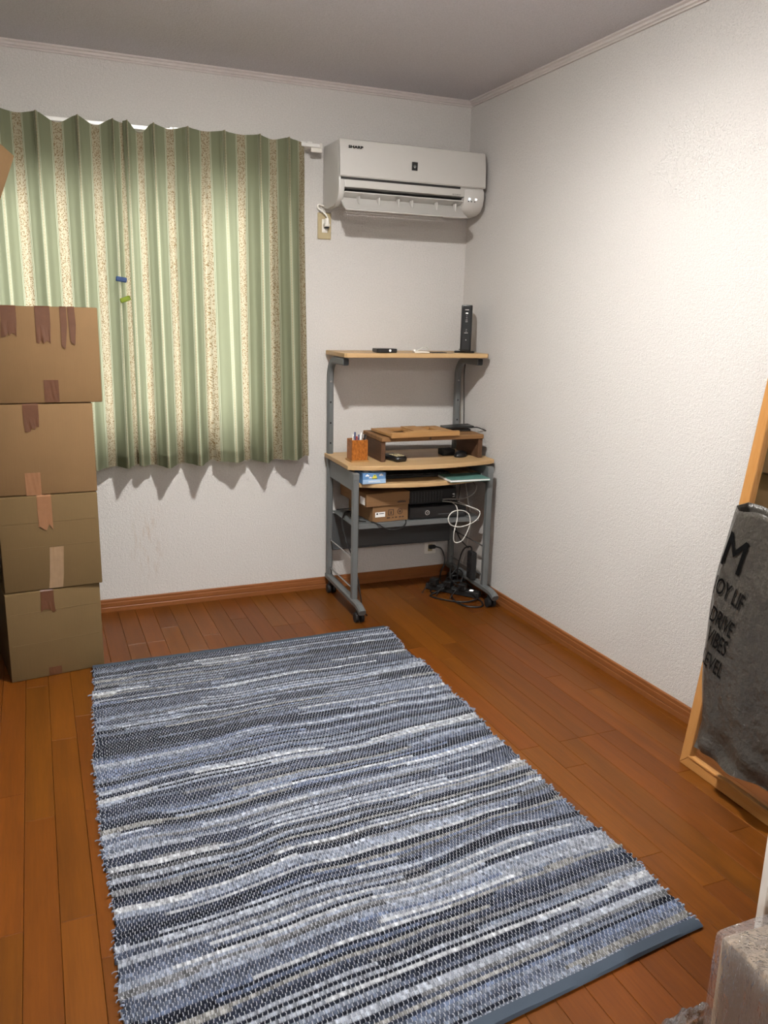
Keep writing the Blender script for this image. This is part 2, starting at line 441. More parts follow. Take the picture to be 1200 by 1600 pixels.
def baseboard(name, p0, p1, inward, mat):
    p0, p1, n = Vector(p0), Vector(p1), Vector(inward)
    prof = [(0, 0), (.011, 0), (.011, .020), (.0095, .022), (.0095, .024), (.011, .026), (.011, .044), (.009, .046), (.009, .058), (.006, .061), (0, .061)]
    m = len(prof); b = MB(); A = [b.bm.verts.new(p0+n*a+Vector((0, 0, z))) for a, z in prof]; B = [b.bm.verts.new(p1+n*a+Vector((0, 0, z))) for a, z in prof]
    for i in range(m): b.bm.faces.new((A[i], A[(i+1) % m], B[(i+1) % m], B[i]))
    b.bm.faces.new(A); b.bm.faces.new(B[::-1])
    return struct(b.build(name, mat))
baseboard('baseboard_back', (XL, 0, 0), (0, 0, 0), (0, -1, 0), M['base']); baseboard('baseboard_right', (0, YF, 0), (0, -.012, 0), (-1, 0, 0), M['base_y'])
baseboard('baseboard_left', (XL, YF, 0), (XL, -.012, 0), (1, 0, 0), M['base_y']); baseboard('baseboard_front', (XL+.012, YF, 0), (-.012, YF, 0), (0, 1, 0), M['base'])
# window
win = bpy.data.objects.new('window_1', None); COL.objects.link(win); win.location = ((WX0+WX1)/2, .05, WZ0); struct(win)
def loc_to(o, par):
    o.parent = par; o.matrix_parent_inverse = Matrix.Translation(-Vector(par.location)); return o
f = .03
b = MB().box(WX0, WX0+f, .02, .115, WZ0, WZ1).box(WX1-f, WX1, .02, .115, WZ0, WZ1).box(WX0+f, WX1-f, .02, .115, WZ0, WZ0+f).box(WX0+f, WX1-f, .02, .115, WZ1-f, WZ1)
loc_to(b.build('window_frame', M['railm']), win)
xm = (WX0+WX1)/2
for i, (xa, xb, ya) in enumerate(((WX0+f, xm+.02, .045), (xm-.02, WX1-f, .08))):
    s_ = .035; za, zb = WZ0+f, WZ1-f
    b = MB().box(xa, xa+s_, ya, ya+.03, za, zb).box(xb-s_, xb, ya, ya+.03, za, zb).box(xa+s_, xb-s_, ya, ya+.03, za, za+s_).box(xa+s_, xb-s_, ya, ya+.03, zb-s_, zb)
    sh = loc_to(b.build('sash', M['railm']), win)
    pn = MB().box(xa+s_, xb-s_, ya+.012, ya+.017, za+s_, zb-s_).build('pane', M['glass']); pn.parent = sh
b = MB().box(WX0-.03, WX1+.03, -.012, .02, WZ0-.03, WZ0, .003).box(WX0-.03, WX1+.03, -.012, .02, WZ1, WZ1+.03, .003)
b.box(WX0-.03, WX0, -.012, .02, WZ0, WZ1).box(WX1, WX1+.03, -.012, .02, WZ0, WZ1)
loc_to(b.build('casing', M['railm']), win)

# ================================================================== CURTAINS
RAILY = -.085
def curtain(name, label, pleats, xl, xr, seed, sags, drift, zbot=.712, ztop=2.150):
    rs = random.Random(seed)
    kn = [xl]+pleats+[xr]                                   # x of fabric knots at the top
    # fabric coordinate: pleats at integers, ends at half periods
    un = [-.5*(1 if pleats[0]-xl > .05 else .25)]+list(range(len(pleats)))+[len(pleats)-1+.62]
    NU = int((un[-1]-un[0])*44); NZ = 84
    us = np.linspace(un[0], un[-1], NU+1); verts = []; uvs = []
    ph = [rs.uniform(-1, 1) for _ in range(40)]; amp = [rs.uniform(.45, 1.6) for _ in range(40)]
    for j in range(NZ+1):
        s = j/NZ
        for i, u in enumerate(us):
            x = float(np.interp(u, un, kn)); k = round(u); t = u-k; kk = int(k) % 40
            # sag of the heading between hooks
            sg = sags.get(math.floor(u), .006)*math.sin(math.pi*(u-math.floor(u)))**2
            zt = ztop-sg
            z = zt+(zbot-zt)*s
            z += .004*math.sin(u*2.1+ph[3]*3)*s
            # heading: three small pinched folds at each pleat; lower: soft waves
            pin = math.exp(-(t/.075)**2)*.036*(.7+.3*math.cos(t*2*math.pi*9)) if abs(t) < .3 else 0
            yt = -pin-.004+.010*(1-math.cos(2*math.pi*t))*.5
            a = .046*amp[kk]*(.75+.45*s)
            w_ = math.cos(2*math.pi*(t+.05*ph[kk]*s))
            yb = -a*(.5*w_+.5*w_*abs(w_)) - .012*math.sin(2*math.pi*u*.5+ph[7]*2)*s + .006*math.sin(4*math.pi*u+ph[9]*6+2*s)*s
            bl = min(1, max(0, (s-.045)/.22)); bl = bl*bl*(3-2*bl)
            y = yt*(1-bl)+yb*bl
            x += drift*s*(u-un[0])/(un[-1]-un[0]) + .012*ph[kk]*s*math.cos(math.pi*t) - .003*math.sin(2*math.pi*t)*bl
            edge = min(u-un[0], un[-1]-u)
            if u > un[-1]-.35 and name == 'curtain': y += .03*((u-un[-1]+.35)/.35)**2*(1 if xr > -1.2 else 0)
            verts.append((x, RAILY-.025+y, z)); uvs.append((u, z))
    n1 = NU+1; faces = []
    for j in range(NZ):
        for i in range(NU): faces.append((j*n1+i, j*n1+i+1, (j+1)*n1+i+1, (j+1)*n1+i))
    me = bpy.data.meshes.new(name); me.from_pydata(verts, [], faces); me.update()
    ul = me.uv_layers.new(name='UVMap'); li = np.zeros(len(me.loops), dtype=np.int32); me.loops.foreach_get('vertex_index', li)
    ul.data.foreach_set('uv', np.array(uvs, dtype=np.float32)[li].ravel())
    me.polygons.foreach_set('use_smooth', [True]*len(me.polygons)); me.materials.append(M['curtain'])
    root = thing(name, label, 'curtain', (0, 0, 0), group='striped curtains at the window')
    o = bpy.data.objects.new('fabric', me); COL.objects.link(o); o.parent = root
    # stitched hem fold: a doubled strip following the bottom 5 cm
    hv = []; hf = []; huv = []
    rows = [(NZ, 0), (NZ-1, .0), (NZ-2, 0), (NZ-3, 0)]
    for j, _ in rows:
        for i in range(n1):
            v = verts[j*n1+i]; hv.append((v[0], v[1]-.0025, v[2]-.0005)); huv.append(uvs[j*n1+i])
    for j in range(3):
        for i in range(NU): hf.append((j*n1+i, j*n1+i+1, (j+1)*n1+i+1, (j+1)*n1+i))
    me2 = bpy.data.meshes.new('hem'); me2.from_pydata(hv, [], hf); me2.update()
    ul = me2.uv_layers.new(name='UVMap'); li = np.zeros(len(me2.loops), dtype=np.int32); me2.loops.foreach_get('vertex_index', li)
    ul.data.foreach_set('uv', np.array(huv, dtype=np.float32)[li].ravel())
    me2.polygons.foreach_set('use_smooth', [True]*len(me2.polygons)); me2.materials.append(M['curtain'])
    h = bpy.data.objects.new('hem', me2); COL.objects.link(h); h.parent = root
    # curtain hooks on the back of each pleat
    for x in pleats:
        hk = MB().tube([(x, RAILY-.022, ztop-.05), (x, RAILY-.012, ztop-.03), (x, RAILY-.004, ztop-.004), (x, RAILY, ztop+.004)], .0016, 5, 4).build('hook', M['white'], root)
    return root
curtain('curtain', 'green striped floral curtain panel on the left, behind the stacked cartons', [-2.56, -2.42, -2.28, -2.14, -2.0, -1.845, -1.71], -2.63, -1.664, 3,
        {4: .03, 5: .026, 3: .008}, .0)
curtain('curtain', 'green striped floral curtain panel on the right, nearest the air conditioner', [-1.655, -1.55, -1.41, -1.255, -1.10, -.97], -1.670, -.882, 9,
        {0: .040, 1: .012, 3: .004, 4: .010}, .022)
# rail
root = thing('curtain_rail', 'white double curtain rail above the window', 'curtain rail')
for yy, nm in ((RAILY, 'front_track'), (RAILY+.045, 'rear_track')):
    b = MB().box(-2.72, -.812, yy-.007, yy+.007, 2.128, 2.144, .002); b.build(nm, M['railm'], root)
    MB().box(-.812, -.800, yy-.010, yy+.010, 2.124, 2.148, .003).build('end_cap', M['white'], root)
for x in (-2.6, -2.0, -1.45, -.86):
    MB().box(x-.012, x+.012, RAILY-.006, 0, 2.1445, 2.150, .001).box(x-.015, x+.015, -.006, 0, 2.13, 2.165, .001).build('bracket', M['railm'], root)
MB().box(-.852, -.800, RAILY-.004, RAILY+.006, 2.108, 2.127, .003).build('end_runner', M['white'], root)
# clothespins holding the curtain gap
for (x, y, z, mat, lab, a) in ((-1.712, -.178, 1.520, 'clipblue', 'small blue clothespin clamping the gap between the curtains', 8), (-1.700, -.178, 1.440, 'clipgreen', 'small yellow-green clothespin below the blue one on the curtain gap', -20)):
    t = thing('clothespin', lab, 'clothespin', (x, y, z))
    for s in (-1, 1):
        MB().box(-.022, .022, s*.005-.004, s*.005+.004, -.010, .010, .003, Matrix.Rotation(R(a), 4, 'Y') @ Matrix.Rotation(R(s*6), 4, 'Z')).build('jaw', M[mat], t)
    MB().cyl((0, -.007, 0), (0, .007, 0), .0045, 10).build('spring', M['silver'], t)

# ================================================================== AIR CONDITIONER
AX0, AX1 = -.768, -.030
ac = thing('air_conditioner', 'white wall-mounted air conditioner with its flap open', 'air conditioner', (0, 0, 0))
def xprism(prof, x0, x1, bev=0):
    m = Matrix(((0, 0, 1, 0), (1, 0, 0, 0), (0, 1, 0, 0), (0, 0, 0, 1)))     # (y,z,x)->(x,y,z)
    return MB().prism(prof, x0, x1, bev, m)
body = [(-.002, 2.152), (-.195, 2.152), (-.215, 2.140), (-.222, 2.0), (-.224, 1.958), (-.190, 1.945), (-.120, 1.930), (-.060, 1.890), (-.002, 1.890)]
xprism(body, AX0+.003, AX1-.002, .006).build('body', M['acbody'], ac, True)
side = [(-.002, 2.145), (-.19, 2.145), (-.218, 2.0), (-.226, 1.97), (-.222, 1.925), (-.20, 1.895), (-.15, 1.876), (-.06, 1.872), (-.002, 1.882)]
xprism(side, AX0, AX0+.030, .008).build('end_cap', M['acbody'], ac, True)
ctl = [(-.15, 1.985), (-.228, 1.985), (-.231, 1.95), (-.222, 1.915), (-.20, 1.888), (-.16, 1.874), (-.10, 1.87), (-.002, 1.875), (-.002, 1.985)]
cb = xprism(ctl, AX1-.110, AX1, .010).build('control_end', M['acbody'], ac, True)
panel = [(-.205, 2.156), (-.222, 2.150), (-.232, 2.11), (-.238, 1.998), (-.232, 1.993), (-.222, 1.997), (-.216, 2.146)]
fp = xprism(panel, AX0+.002, AX1-.001, .003).build('front_panel', M['acbody'], ac, True)
xprism([(-.226, 1.996), (-.226, 1.984), (-.2, 1.984), (-.2, 1.996)], AX0+.01, AX1-.13).build('panel_gap', M['acdark'], ac)
xprism([(-.229, 1.983), (-.229, 1.952), (-.215, 1.947), (-.20, 1.953), (-.20, 1.983)], AX0+.028, AX1-.108, .003).build('lower_strip', M['acbody'], ac, True)
xprism([(-.205, 1.945), (-.125, 1.925), (-.10, 1.905), (-.195, 1.938)], AX0+.03, AX1-.11).build('air_outlet', M['acdark'], ac)
xprism([(-.226, 1.934), (-.228, 1.929), (-.176, 1.912), (-.174, 1.917)], AX0+.028, AX1-.112, .001).build('upper_vane', M['acbody'], ac, True)
flap = [(-.186, 1.912), (-.182, 1.904), (-.226, 1.868), (-.266, 1.850), (-.268, 1.854), (-.228, 1.876)]
fl = xprism(flap, AX0+.020, AX1-.108, .001).build('flap', M['acbody'], ac, True)
for i in range(6):
    x = AX0+.10+i*.098
    if i == 3: x -= .03
    MB().box(x-.004, x+.004, -.222, -.195, 1.884, 1.918, .002).build('flap_arm', M['acbody'], ac)
lm = frame((AX0+.075, -.2345, 2.118), (1, 0, 0), (0, -.06, 1))
MB().mesh(text_mesh('SHARP', .0155, 1.5, bold=.0006), lm).build('logo', M['ink'], fp)
em = frame((-.405, -.2375, 2.062), (1, 0, 0), (0, -.055, 1))
eb = MB().box(-.0145, .0145, -.018, .018, -.001, .0015, .0008, em).build('emblem', M['mblack'], fp)
g = MB()
for k in range(7):
    a = R(90+(k-3)*24); rr = .0105
    g.cyl(em @ Vector((0, -.009, .002)), em @ Vector((math.cos(a)*rr*.8, -.003+math.sin(a)*rr, .002)), .0006, 5)
g.build('grape_mark', M['silver'], eb)
MB().mesh(text_mesh('Air Conditioner', .007, 1.0), frame((AX1-.150, -.2295, 1.958), (1, 0, 0), (0, 0, 1))).build('small_print', M['ink'], ac)
for x, mat in ((AX1-.082, 'led'), (AX1-.047, 'led_w')):
    MB().sphere((x, -.2315, 1.942), .0045, (1, .4, 1), 10, 6).build('indicator_lamp', M[mat], cb)
for x in (AX1-.086, AX1-.070, AX1-.052):
    MB().box(x-.002, x+.002, -.2305, -.2265, 1.930, 1.934).build('indicator_mark', M['ink'], cb)
# outlet and plug
ot = thing('wall_outlet', 'beige wall socket plate below the air conditioner', 'socket', (0, 0, 0))
MB().box(-.794, -.727, -.008, -.0005, 1.742, 1.862, .003).build('plate', M['beige'], ot)
MB().box(-.774, -.747, -.010, -.006, 1.772, 1.832, .001).build('socket_block', M['white'], ot)
MB().box(-.771, -.750, -.012, -.009, 1.776, 1.795, .001).build('blank_key', M['white'], ot)
pcb = MB().tube([(-.752, -.02, 1.882), (-.790, -.018, 1.895), (-.797, -.02, 1.880), (-.775, -.028, 1.862), (-.757, -.032, 1.842), (-.757, -.032, 1.828)], .0038, 8, 8).build('power_cord', M['white'], ac, True)
MB().cyl((-.757, -.032, 1.834), (-.757, -.032, 1.806), .009, 12, .012).box(-.771, -.744, -.042, -.012, 1.796, 1.812, .004).build('plug', M['white'], pcb, True)
MB().box(-.766, -.749, -.0405, -.014, 1.790, 1.797, .001).build('plug_collar', M['mblack'], pcb)

# ================================================================== CEILING LAMP (above the frame)
for lx, ly, lab in ((LAMP_POS.x, LAMP_POS.y, 'small white ceiling lamp whose glow shows on the ceiling at the top edge'), (-1.6, -5.2, 'second small white ceiling lamp at the far end of the room behind the viewer')):
    la = thing('ceiling_lamp', lab, 'lamp', (lx, ly, H), 0, 'ceiling lamps')
    MB().cyl((0, 0, -.028), (0, 0, 0), .055, 24, .06).build('base', M['white'], la, True)
    MB().cyl((0, 0, -.058), (0, 0, -.028), .045, 20).build('holder', M['white'], la, True)
    MB().sphere((0, 0, LAMP_POS.z-H), .060, (1, 1, .12), 20, 10).build('bulb', M['bulb'], la, True)

# ================================================================== COMPUTER DESK
DR = R(-2.0); DO = Vector((-.742, -.05, 0))
DM = Matrix.Translation(DO) @ Matrix.Rotation(DR, 4, 'Z') @ Matrix.Diagonal((1, -1, 1, 1))   # local (x, v forward, z) -> world; mirrored y
def dl(x, v, z): return DM @ Vector((x, v, z))
def dbox(b, x0, x1, v0, v1, z0, z1, bev=0):
    return b.box(x0, x1, -v1, -v0, z0, z1, bev)
def droot(name, label, cat, x, v, z, rz=0, group=None):
    return thing(name, label, cat, dl(x, v, z), DR+rz, group)
desk = thing('computer_desk', 'grey steel computer desk with beech boards and an upper shelf, in the corner', 'desk', DO, DR)
DW = .690; TS = .028
def bow(x0, x1, vb, vs, vm, n=14):
    pts = [(x0, -vb), (x0, -vs)]
    for i in range(n+1):
        t = i/n; pts.append((x0+.02+(x1-x0-.04)*t, -(vs+.012+(vm-vs-.012)*math.sin(math.pi*t)**.8)))
    pts += [(x1, -vs), (x1, -vb)]
    return pts
MB().prism(bow(-.022, .735, -.02, .355, .425), .700, .721, .003).build('desktop', M['beech'], desk)
MB().prism(bow(.025, .668, .02, .345, .415), .614, .634, .003).build('keyboard_tray', M['beech'], desk)
MB().prism([(-.014, .03), (-.014, -.262), (-.004, -.275), (.712, -.275), (.724, -.262), (.724, .03)], 1.205, 1.226, .003).build('upper_shelf', M['beech'], desk)
for xs, lab in ((0.0, 'left'), (DW, 'right')):
    sd = 1 if xs == 0 else -1
    # back upright bent forward at the top
    pts = [(xs, 0, .085), (xs, 0, 1.10)]
    for i in range(1, 9):
        a = math.pi/2*i/8; pts.append((xs, -(.085-.085*math.cos(a)), 1.10+.085*math.sin(a)))
    pts.append((xs, -.245, 1.185))
    up_o = MB().sweep_rect(pts, TS, .034).build('back_upright', M['grey'], desk)
    hb = [MB().cyl((xs+dx*TS*.5, -.0, z), (xs+dx*(TS*.5+.0008), -.0, z), .0045, 10) for dx in (-1, 1) for z in ()]
    for z in (.775, .875, .977, 1.078):
        o = MB().cyl((xs-.002, -.0172, z), (xs-.002, -.0180, z), .0045, 12).build('bolt_hole' if z < 1.0 else 'screw', M['mblack'] if z < 1.0 else M['silver'], up_o)
    MB().box(xs-.012, xs+.012, -.246, -.2445, 1.170, 1.200).build('tube_cap', M['mblack'], up_o)
    dbox(MB(), xs-TS/2, xs+TS/2, .385, .415, .09, .692, .004).build('front_leg', M['grey'], desk)
    dbox(MB(), xs-TS/2-.001, xs+TS/2+.001, .384, .416, .662, .694, .003).build('leg_bracket', M['grey'], desk)
    dbox(MB(), xs-.006, xs+.006, .016, .386, .605, .692, .002).build('side_apron', M['grey'], desk)
    # foot with drooping front end
    fp_ = [(xs, .02, .078), (xs, -.10, .078), (xs, -.43, .078), (xs, -.49, .074), (xs, -.525, .060)]
    MB().sweep_rect(spline(fp_, 4), TS+.006, .030).build('foot', M['grey'], desk)
    for z in (.125, .275):
        MB().tube([(xs, -.012, z+.004), (xs, -.390, z+.010)], .004, 7, 1).build('wire_rail', M['silver'], desk)
    for v in (.035, .475):
        c = MB().box(xs-.012, xs+.012, -v-.020, -v+.020, .038, .062, .006).build('caster', M['mblack'], desk)
        for s in (-1, 1):
            MB().cyl((xs+s*.006, -v, .0235), (xs+s*.021, -v, .0235), .0232, 18).build('wheel', M['mblack'], c, True)
dbox(MB(), .014, DW-.014, .015, .335, .424, .430).box(.014, DW-.014, -.337, -.333, .408, .431, .001).build('lower_shelf', M['grey'], desk)
dbox(MB(), .012, DW-.012, .004, .010, .226, .412, .001).box(.012, DW-.012, -.016, -.004, .220, .228, .002).build('back_panel', M['dgrey'], desk)
dbox(MB(), .014, DW-.014, .0, .012, .620, .690, .001).build('rear_rail', M['dgrey'], desk)
for x in (.018, DW-.026):
    dbox(MB(), x, x+.012, .06, .36, .634, .655, .001).build('tray_runner', M['silver'], desk)

# ---- things on the upper shelf
SZ = 1.2265
t = droot('media_box', 'small flat black box with a white dot on the upper shelf', 'device', .200, .215, SZ)
MB().box(-.050, .050, -.035, .035, .002, .020, .003).build('case', M['black'], t)
MB().cyl((.014, -.036, .011), (.014, -.0353, .011), .006, 14).build('white_dot', M['pwhite'], t)
t = droot('cable_adapter', 'small white adapter with its thin cord coiled beside it on the upper shelf', 'adapter', .395, .21, SZ)
MB().box(-.045, .030, -.02, .02, .0, .006, .002).build('base', M['white'], t)
MB().box(-.050, -.038, -.012, .012, .006, .016, .002).build('plug_block', M['white'], t)
MB().tube([(-.03, 0, .008), (-.01, -.012, .022), (.015, -.010, .030), (.036, 0, .016), (.012, .012, .024), (-.012, .010, .018), (-.022, -.004, .010)], .0025, 6, 6).build('cord', M['cablew'], t, True)
tag(MB().box(-.038, .038, -.03, .03, 0, .003, .001).build('flat_card', M['mblack']), 'thin black card lying flat beside the white adapter', 'card')
o = bpy.data.objects['flat_card']; o.location = dl(.478, .20, SZ); o.rotation_euler = (0, 0, DR)
t = droot('wifi_router', 'tall black upright router with status lights on the upper shelf', 'router', .655, .145, SZ, R(-26))
MB().box(-.055, .045, -.048, .048, 0, .006, .003).build('foot_plate', M['mblack'], t)
rb = MB().box(-.027, .027, -.060, .060, .006, .228, .005, None, 2).build('case', M['black'], t, True)
MB().box(-.0215, .0215, -.0625, -.0595, .014, .222, .002).build('front_face', M['mblack'], rb)
MB().box(-.0275, -.0268, -.054, -.012, .092, .127).build('sticker', M['pwhite'], rb)
MB().box(-.0279, -.0274, -.045, -.024, .098, .118).build('sticker_print', M['cableg'], rb)
for z, wd, mat in ((.205, .018, 'silver'), (.189, .010, 'led_w'), (.176, .004, 'silver'), (.167, .006, 'silver'), (.157, .009, 'silver'), (.149, .010, 'silver'), (.112, .005, 'silver'), (.104, .005, 'silver'), (.096, .017, 'silver'), (.062, .004, 'pwhite')):
    MB().box(-wd/2, wd/2, -.0632, -.0624, z-.0012, z+.0012).build('status_mark', M[mat], rb)

# ---- things on the desktop
TZ = .7215
# riser
t = droot('monitor_riser', 'brown wooden monitor riser standing on the desktop', 'riser', .426, .18, TZ)
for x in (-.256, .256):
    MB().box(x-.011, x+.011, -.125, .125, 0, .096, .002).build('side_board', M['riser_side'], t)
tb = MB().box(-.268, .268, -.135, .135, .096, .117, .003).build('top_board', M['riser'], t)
MB().cyl((-.02, -.1357, .107), (-.02, -.1350, .107), .0055, 12).build('knot', M['inkbrown'], tb)
RZ = TZ+.1175
# book stand lying on the riser
t = droot('book_stand', 'light wooden book stand folded flat on the riser', 'book stand', .365, .205, RZ, R(4))
for (x0, x1, y0, y1) in ((-.18, -.12, -.115, .115), (.12, .18, -.115, .115), (-.12, .12, .065, .115), (-.12, .12, -.115, -.060), (-.035, .035, -.060, .065)):
    MB().box(x0+.0005, x1-.0005, y0+.0005, y1-.0005, .004, .017, .0015).build('panel_slat', M['stand'], t)
MB().box(-.182, .182, -.135, -.116, 0, .024, .002).build('ledge', M['stand'], t)
MB().box(-.10, .09, -.110, -.085, .0175, .026, .002).build('prop_bar', M['stand'], t)
MB().box(-.03, .05, -.06, .09, .0175, .024, .002).build('prop_leg', M['stand'], t)
# tablet / black flat thing with a cord
t = droot('tablet', 'black flat tablet lying at the back of the riser behind the book stand', 'tablet', .625, .150, RZ, R(-8))
MB().box(-.075, .075, -.05, .05, .0, .010, .003, Matrix.Translation((0, 0, .014)) @ Matrix.Rotation(R(-3), 4, 'Y')).box(-.06, .06, -.04, .04, 0, .011, .002).build('case', M['black'], t)
MB().tube([(.07, -.01, .014), (.10, -.02, .016), (.125, -.04, .008), (.135, -.06, .004)], .0028, 6, 6).build('cord', M['rubber'], t, True)
# pen holder
t = droot('pen_holder', 'square wooden pen holder with burl grain at the left of the desktop', 'pen holder', .063, .238, TZ)
MB().box(-.045, .045, -.045, .045, 0, .007, .001).build('plinth', M['stand'], t)
for (x0, x1, y0, y1) in ((-.039, .039, -.039, -.033), (-.039, .039, .033, .039), (-.039, -.033, -.033, .033), (.033, .039, -.033, .033)):
    MB().box(x0, x1, y0, y1, .007, .104, .001).build('wall', M['burl'], t)
def pen(x, y, tx, ty, h, mat, lab, cap=None, r=.0045):
    p = droot('pen', lab, 'pen', .063, .238, TZ, 0, 'pens in the wooden holder')
    a = Vector((x, y, .012)); b_ = Vector((x+tx, y+ty, h)); mid = a.lerp(b_, .72)
    MB().cyl(a, mid, r, 10).build('barrel', M[mat], p, True)
    MB().cyl(mid, b_, r*1.1, 10, r*.8).build('cap', M[cap or mat], p, True)
    c = Vector((0, -r*1.35, 0))
    MB().cyl(mid+c, b_.lerp(mid, .25)+c, .0013, 6).build('clip', M['silver'], p)
pen(-.02, -.012, -.006, 0, .128, 'red', 'red pen leaning at the left inside the wooden holder', 'pwhite')
pen(-.012, -.022, .002, .002, .120, 'red', 'dark red pen in the front left of the wooden holder')
pen(-.008, .004, -.002, .004, .136, 'blue', 'blue pen standing tallest in the wooden holder', 'blue')
pen(.002, -.014, .001, .004, .126, 'pwhite', 'thin white pen with blue cap in the wooden holder', 'blue', .0036)
pen(.012, -.010, .006, .008, .134, 'pwhite', 'thick white marker pen in the middle of the wooden holder', 'pwhite', .0065)
pen(.020, .006, .008, .006, .132, 'pwhite', 'white pen behind the marker, leaning right in the wooden holder', 'silver')
pen(.024, -.016, .012, .004, .126, 'mblack', 'black pen leaning right in the wooden holder', 'mblack', .006)
# handset / calculator
t = droot('telephone_handset', 'black handset with pale keys beside the riser on the desktop', 'handset', .245, .265, TZ, R(12))
MB().box(-.033, .033, -.065, .065, 0, .026, .009).build('case', M['black'], t, True)
for i in range(4):
    for j in range(3):
        MB().box(-.023+j*.017, -.011+j*.017, -.048+i*.020, -.036+i*.020, .0255, .0285, .0008).build('key', M['beige'], t)
t = droot('charger_box', 'small black box under the riser near its right side', 'box', .560, .175, TZ)
MB().box(-.034, .034, -.03, .03, 0, .030, .003).build('case', M['mblack'], t); MB().box(-.028, .028, -.0308, -.0295, .006, .024, .001).build('face', M['black'], t)
t = droot('computer_mouse', 'glossy black computer mouse under the front of the riser', 'mouse', .605, .245, TZ, R(-60))
MB().sphere((0, 0, .008), .03, (1.0, 1.55, .85), 18, 12)
mb = MB().sphere((0, 0, .004), .029, (.95, 1.5, .9), 18, 12)
for v in mb.bm.verts: v.co.z = max(v.co.z, 0)
mb.build('shell', M['black'], t, True)
MB().cyl((-.004, -.018, .0235), (.004, -.018, .0235), .005, 12).build('scroll_wheel', M['silver'], t)

# ---- things on the tray
YZ = .6345
t = droot('tissue_box', 'blue sky-print tissue box at the left of the keyboard tray', 'tissue box', .098, .325, YZ, R(2))
MB().box(-.058, .058, -.055, .055, 0, .052, .002).build('carton', M['tissueblue'], t)
MB().box(-.0575, .0575, -.0562, -.0548, .002, .022).build('lower_print', M['tissuepale'], t)
for cx, cz, s in ((-.036, .040, 1.0), (.034, .040, 1.1), (-.020, .030, .8)):
    c = MB()
    for dx, dz, rr in ((-.006, 0, .0032), (0, .0022, .0048), (.006, 0, .0035)): c.cyl((cx+dx*s, -.0565, cz+dz*s), (cx+dx*s, -.0552, cz+dz*s), rr*s, 12)
    c.build('cloud_print', M['pwhite'], t)
MB().box(-.010, .012, -.0568, -.0552, .026, .035).box(-.005, .008, -.0568, -.0552, .035, .043).build('car_print', M['yellow'], t)
MB().box(-.012, .014, -.0571, -.0552, .0235, .027).box(-.002, .005, -.0571, -.0552, .037, .041).build('car_wheels_print', M['greenprint'], t)
c = MB()
for i in range(9):
    x = -.026+i*.0065; c.tube([(x-.003, -.0566, .008), (x-.001, -.0566, .015), (x+.002, -.0566, .010), (x+.0035, -.0566, .008)], .0009, 5, 3)
c.build('script_print', M['pwhite'], t)
for (x0, x1, y0, y1) in ((-.045, -.02, -.04, -.01), (0, .04, -.03, .02)):
    MB().box(x0, x1, y0, y1, .0518, .0526).build('top_cloud_print', M['pwhite'], t)
MB().box(-.03, .03, -.008, .008, .0518, .0535).build('slot', M['pwhite'], t)
t = droot('notebook', 'teal covered notebook at the right of the keyboard tray', 'notebook', .566, .372, YZ, 0)
MB().box(-.105, .105, -.075, .075, .0, .002, .0005).build('back_cover', M['teal'], t)
MB().box(-.107, .103, -.073, .073, .002, .010, .0005).build('pages', M['pwhite'], t)
MB().box(-.105, .104, -.075, .075, .010, .0125, .001, Matrix.Rotation(R(.6), 4, 'Y')).build('front_cover', M['teal'], t)
t = droot('keyboard', 'black keyboard pushed to the back of the tray under the desktop', 'keyboard', .345, .22, YZ)
kb = MB().box(-.19, .19, -.07, .07, 0, .014, .003).build('case', M['mblack'], t)
kk = MB()
for i in range(5):
    for j in range(18): MB_ = kk.box(-.183+j*.0204, -.165+j*.0204, -.062+i*.025, -.041+i*.025, .014, .019)
kk.build('keys', M['black'], kb)

# ---- lower shelf
LZ = .4305
t = droot('shoe_box', 'brown cardboard shoe box with printed symbols on the lower desk shelf', 'box', .200, .165, LZ, R(5))
bx = MB().box(-.095, .095, -.145, .145, 0, .080, .002).build('carton', M['shoebox'], t)
MB().box(-.082, -.030, -.1462, -.1448, .026, .050).build('barcode_label', M['pwhite'], bx)
MB().box(-.076, -.068, -.1468, -.1460, .038, .046).box(-.062, -.036, -.1468, -.1460, .041, .044).build('label_print', M['ink'], bx)
c = MB()
for (x0, x1, z0, z1) in ((-.012, .016, .056, .0588), (-.012, .016, .030, .0328), (-.012, -.0092, .0328, .056), (.0132, .016, .0328, .056), (-.001, .005, .036, .050)): c.box(x0, x1, -.1466, -.1448, z0, z1)
c.build('square_symbol', M['inkbrown'], bx)
c = MB(); c.tube([(.050+.013*math.cos(a), -.1458, .046+.013*math.sin(a)) for a in [2*math.pi*i/16 for i in range(16)]], .0016, 5, 1, True)
c.cyl((.050, -.1466, .046), (.050, -.1448, .046), .0055, 12); c.build('round_symbol', M['inkbrown'], bx)
c = MB()
for i, (x, wd) in enumerate(((-.012, .016), (.012, .006), (.030, .010), (.050, .012), (.066, .01))): c.box(x-wd/2, x+wd/2, -.1466, -.1448, .016, .021)
c.build('printed_words', M['inkbrown'], bx)
t = droot('shoe_box', 'shoe box lid-up on top of the symbol box on the lower shelf', 'box', .180, .155, LZ+.0802, R(5))
bx = MB().box(-.115, .115, -.165, .150, 0, .062, .002).build('carton', M['shoebox'], t)
MB().box(-.116, .116, -.166, .151, .022, .064, .002).build('lid', M['shoebox'], t)
MB().box(-.1172, -.1158, -.150, -.100, .008, .044).build('side_label', M['pwhite'], bx)
MB().box(.050, .095, -.1672, -.1655, .012, .0175).box(.056, .09, -.1672, -.1655, .0185, .021).build('printed_words', M['inkbrown'], bx)
t = droot('video_recorder', 'black video recorder with a silver round dial on the lower desk shelf', 'recorder', .46, .165, LZ, R(-2))
rc = MB().box(-.145, .155, -.155, .14, .004, .062, .003).build('case', M['black'], t)
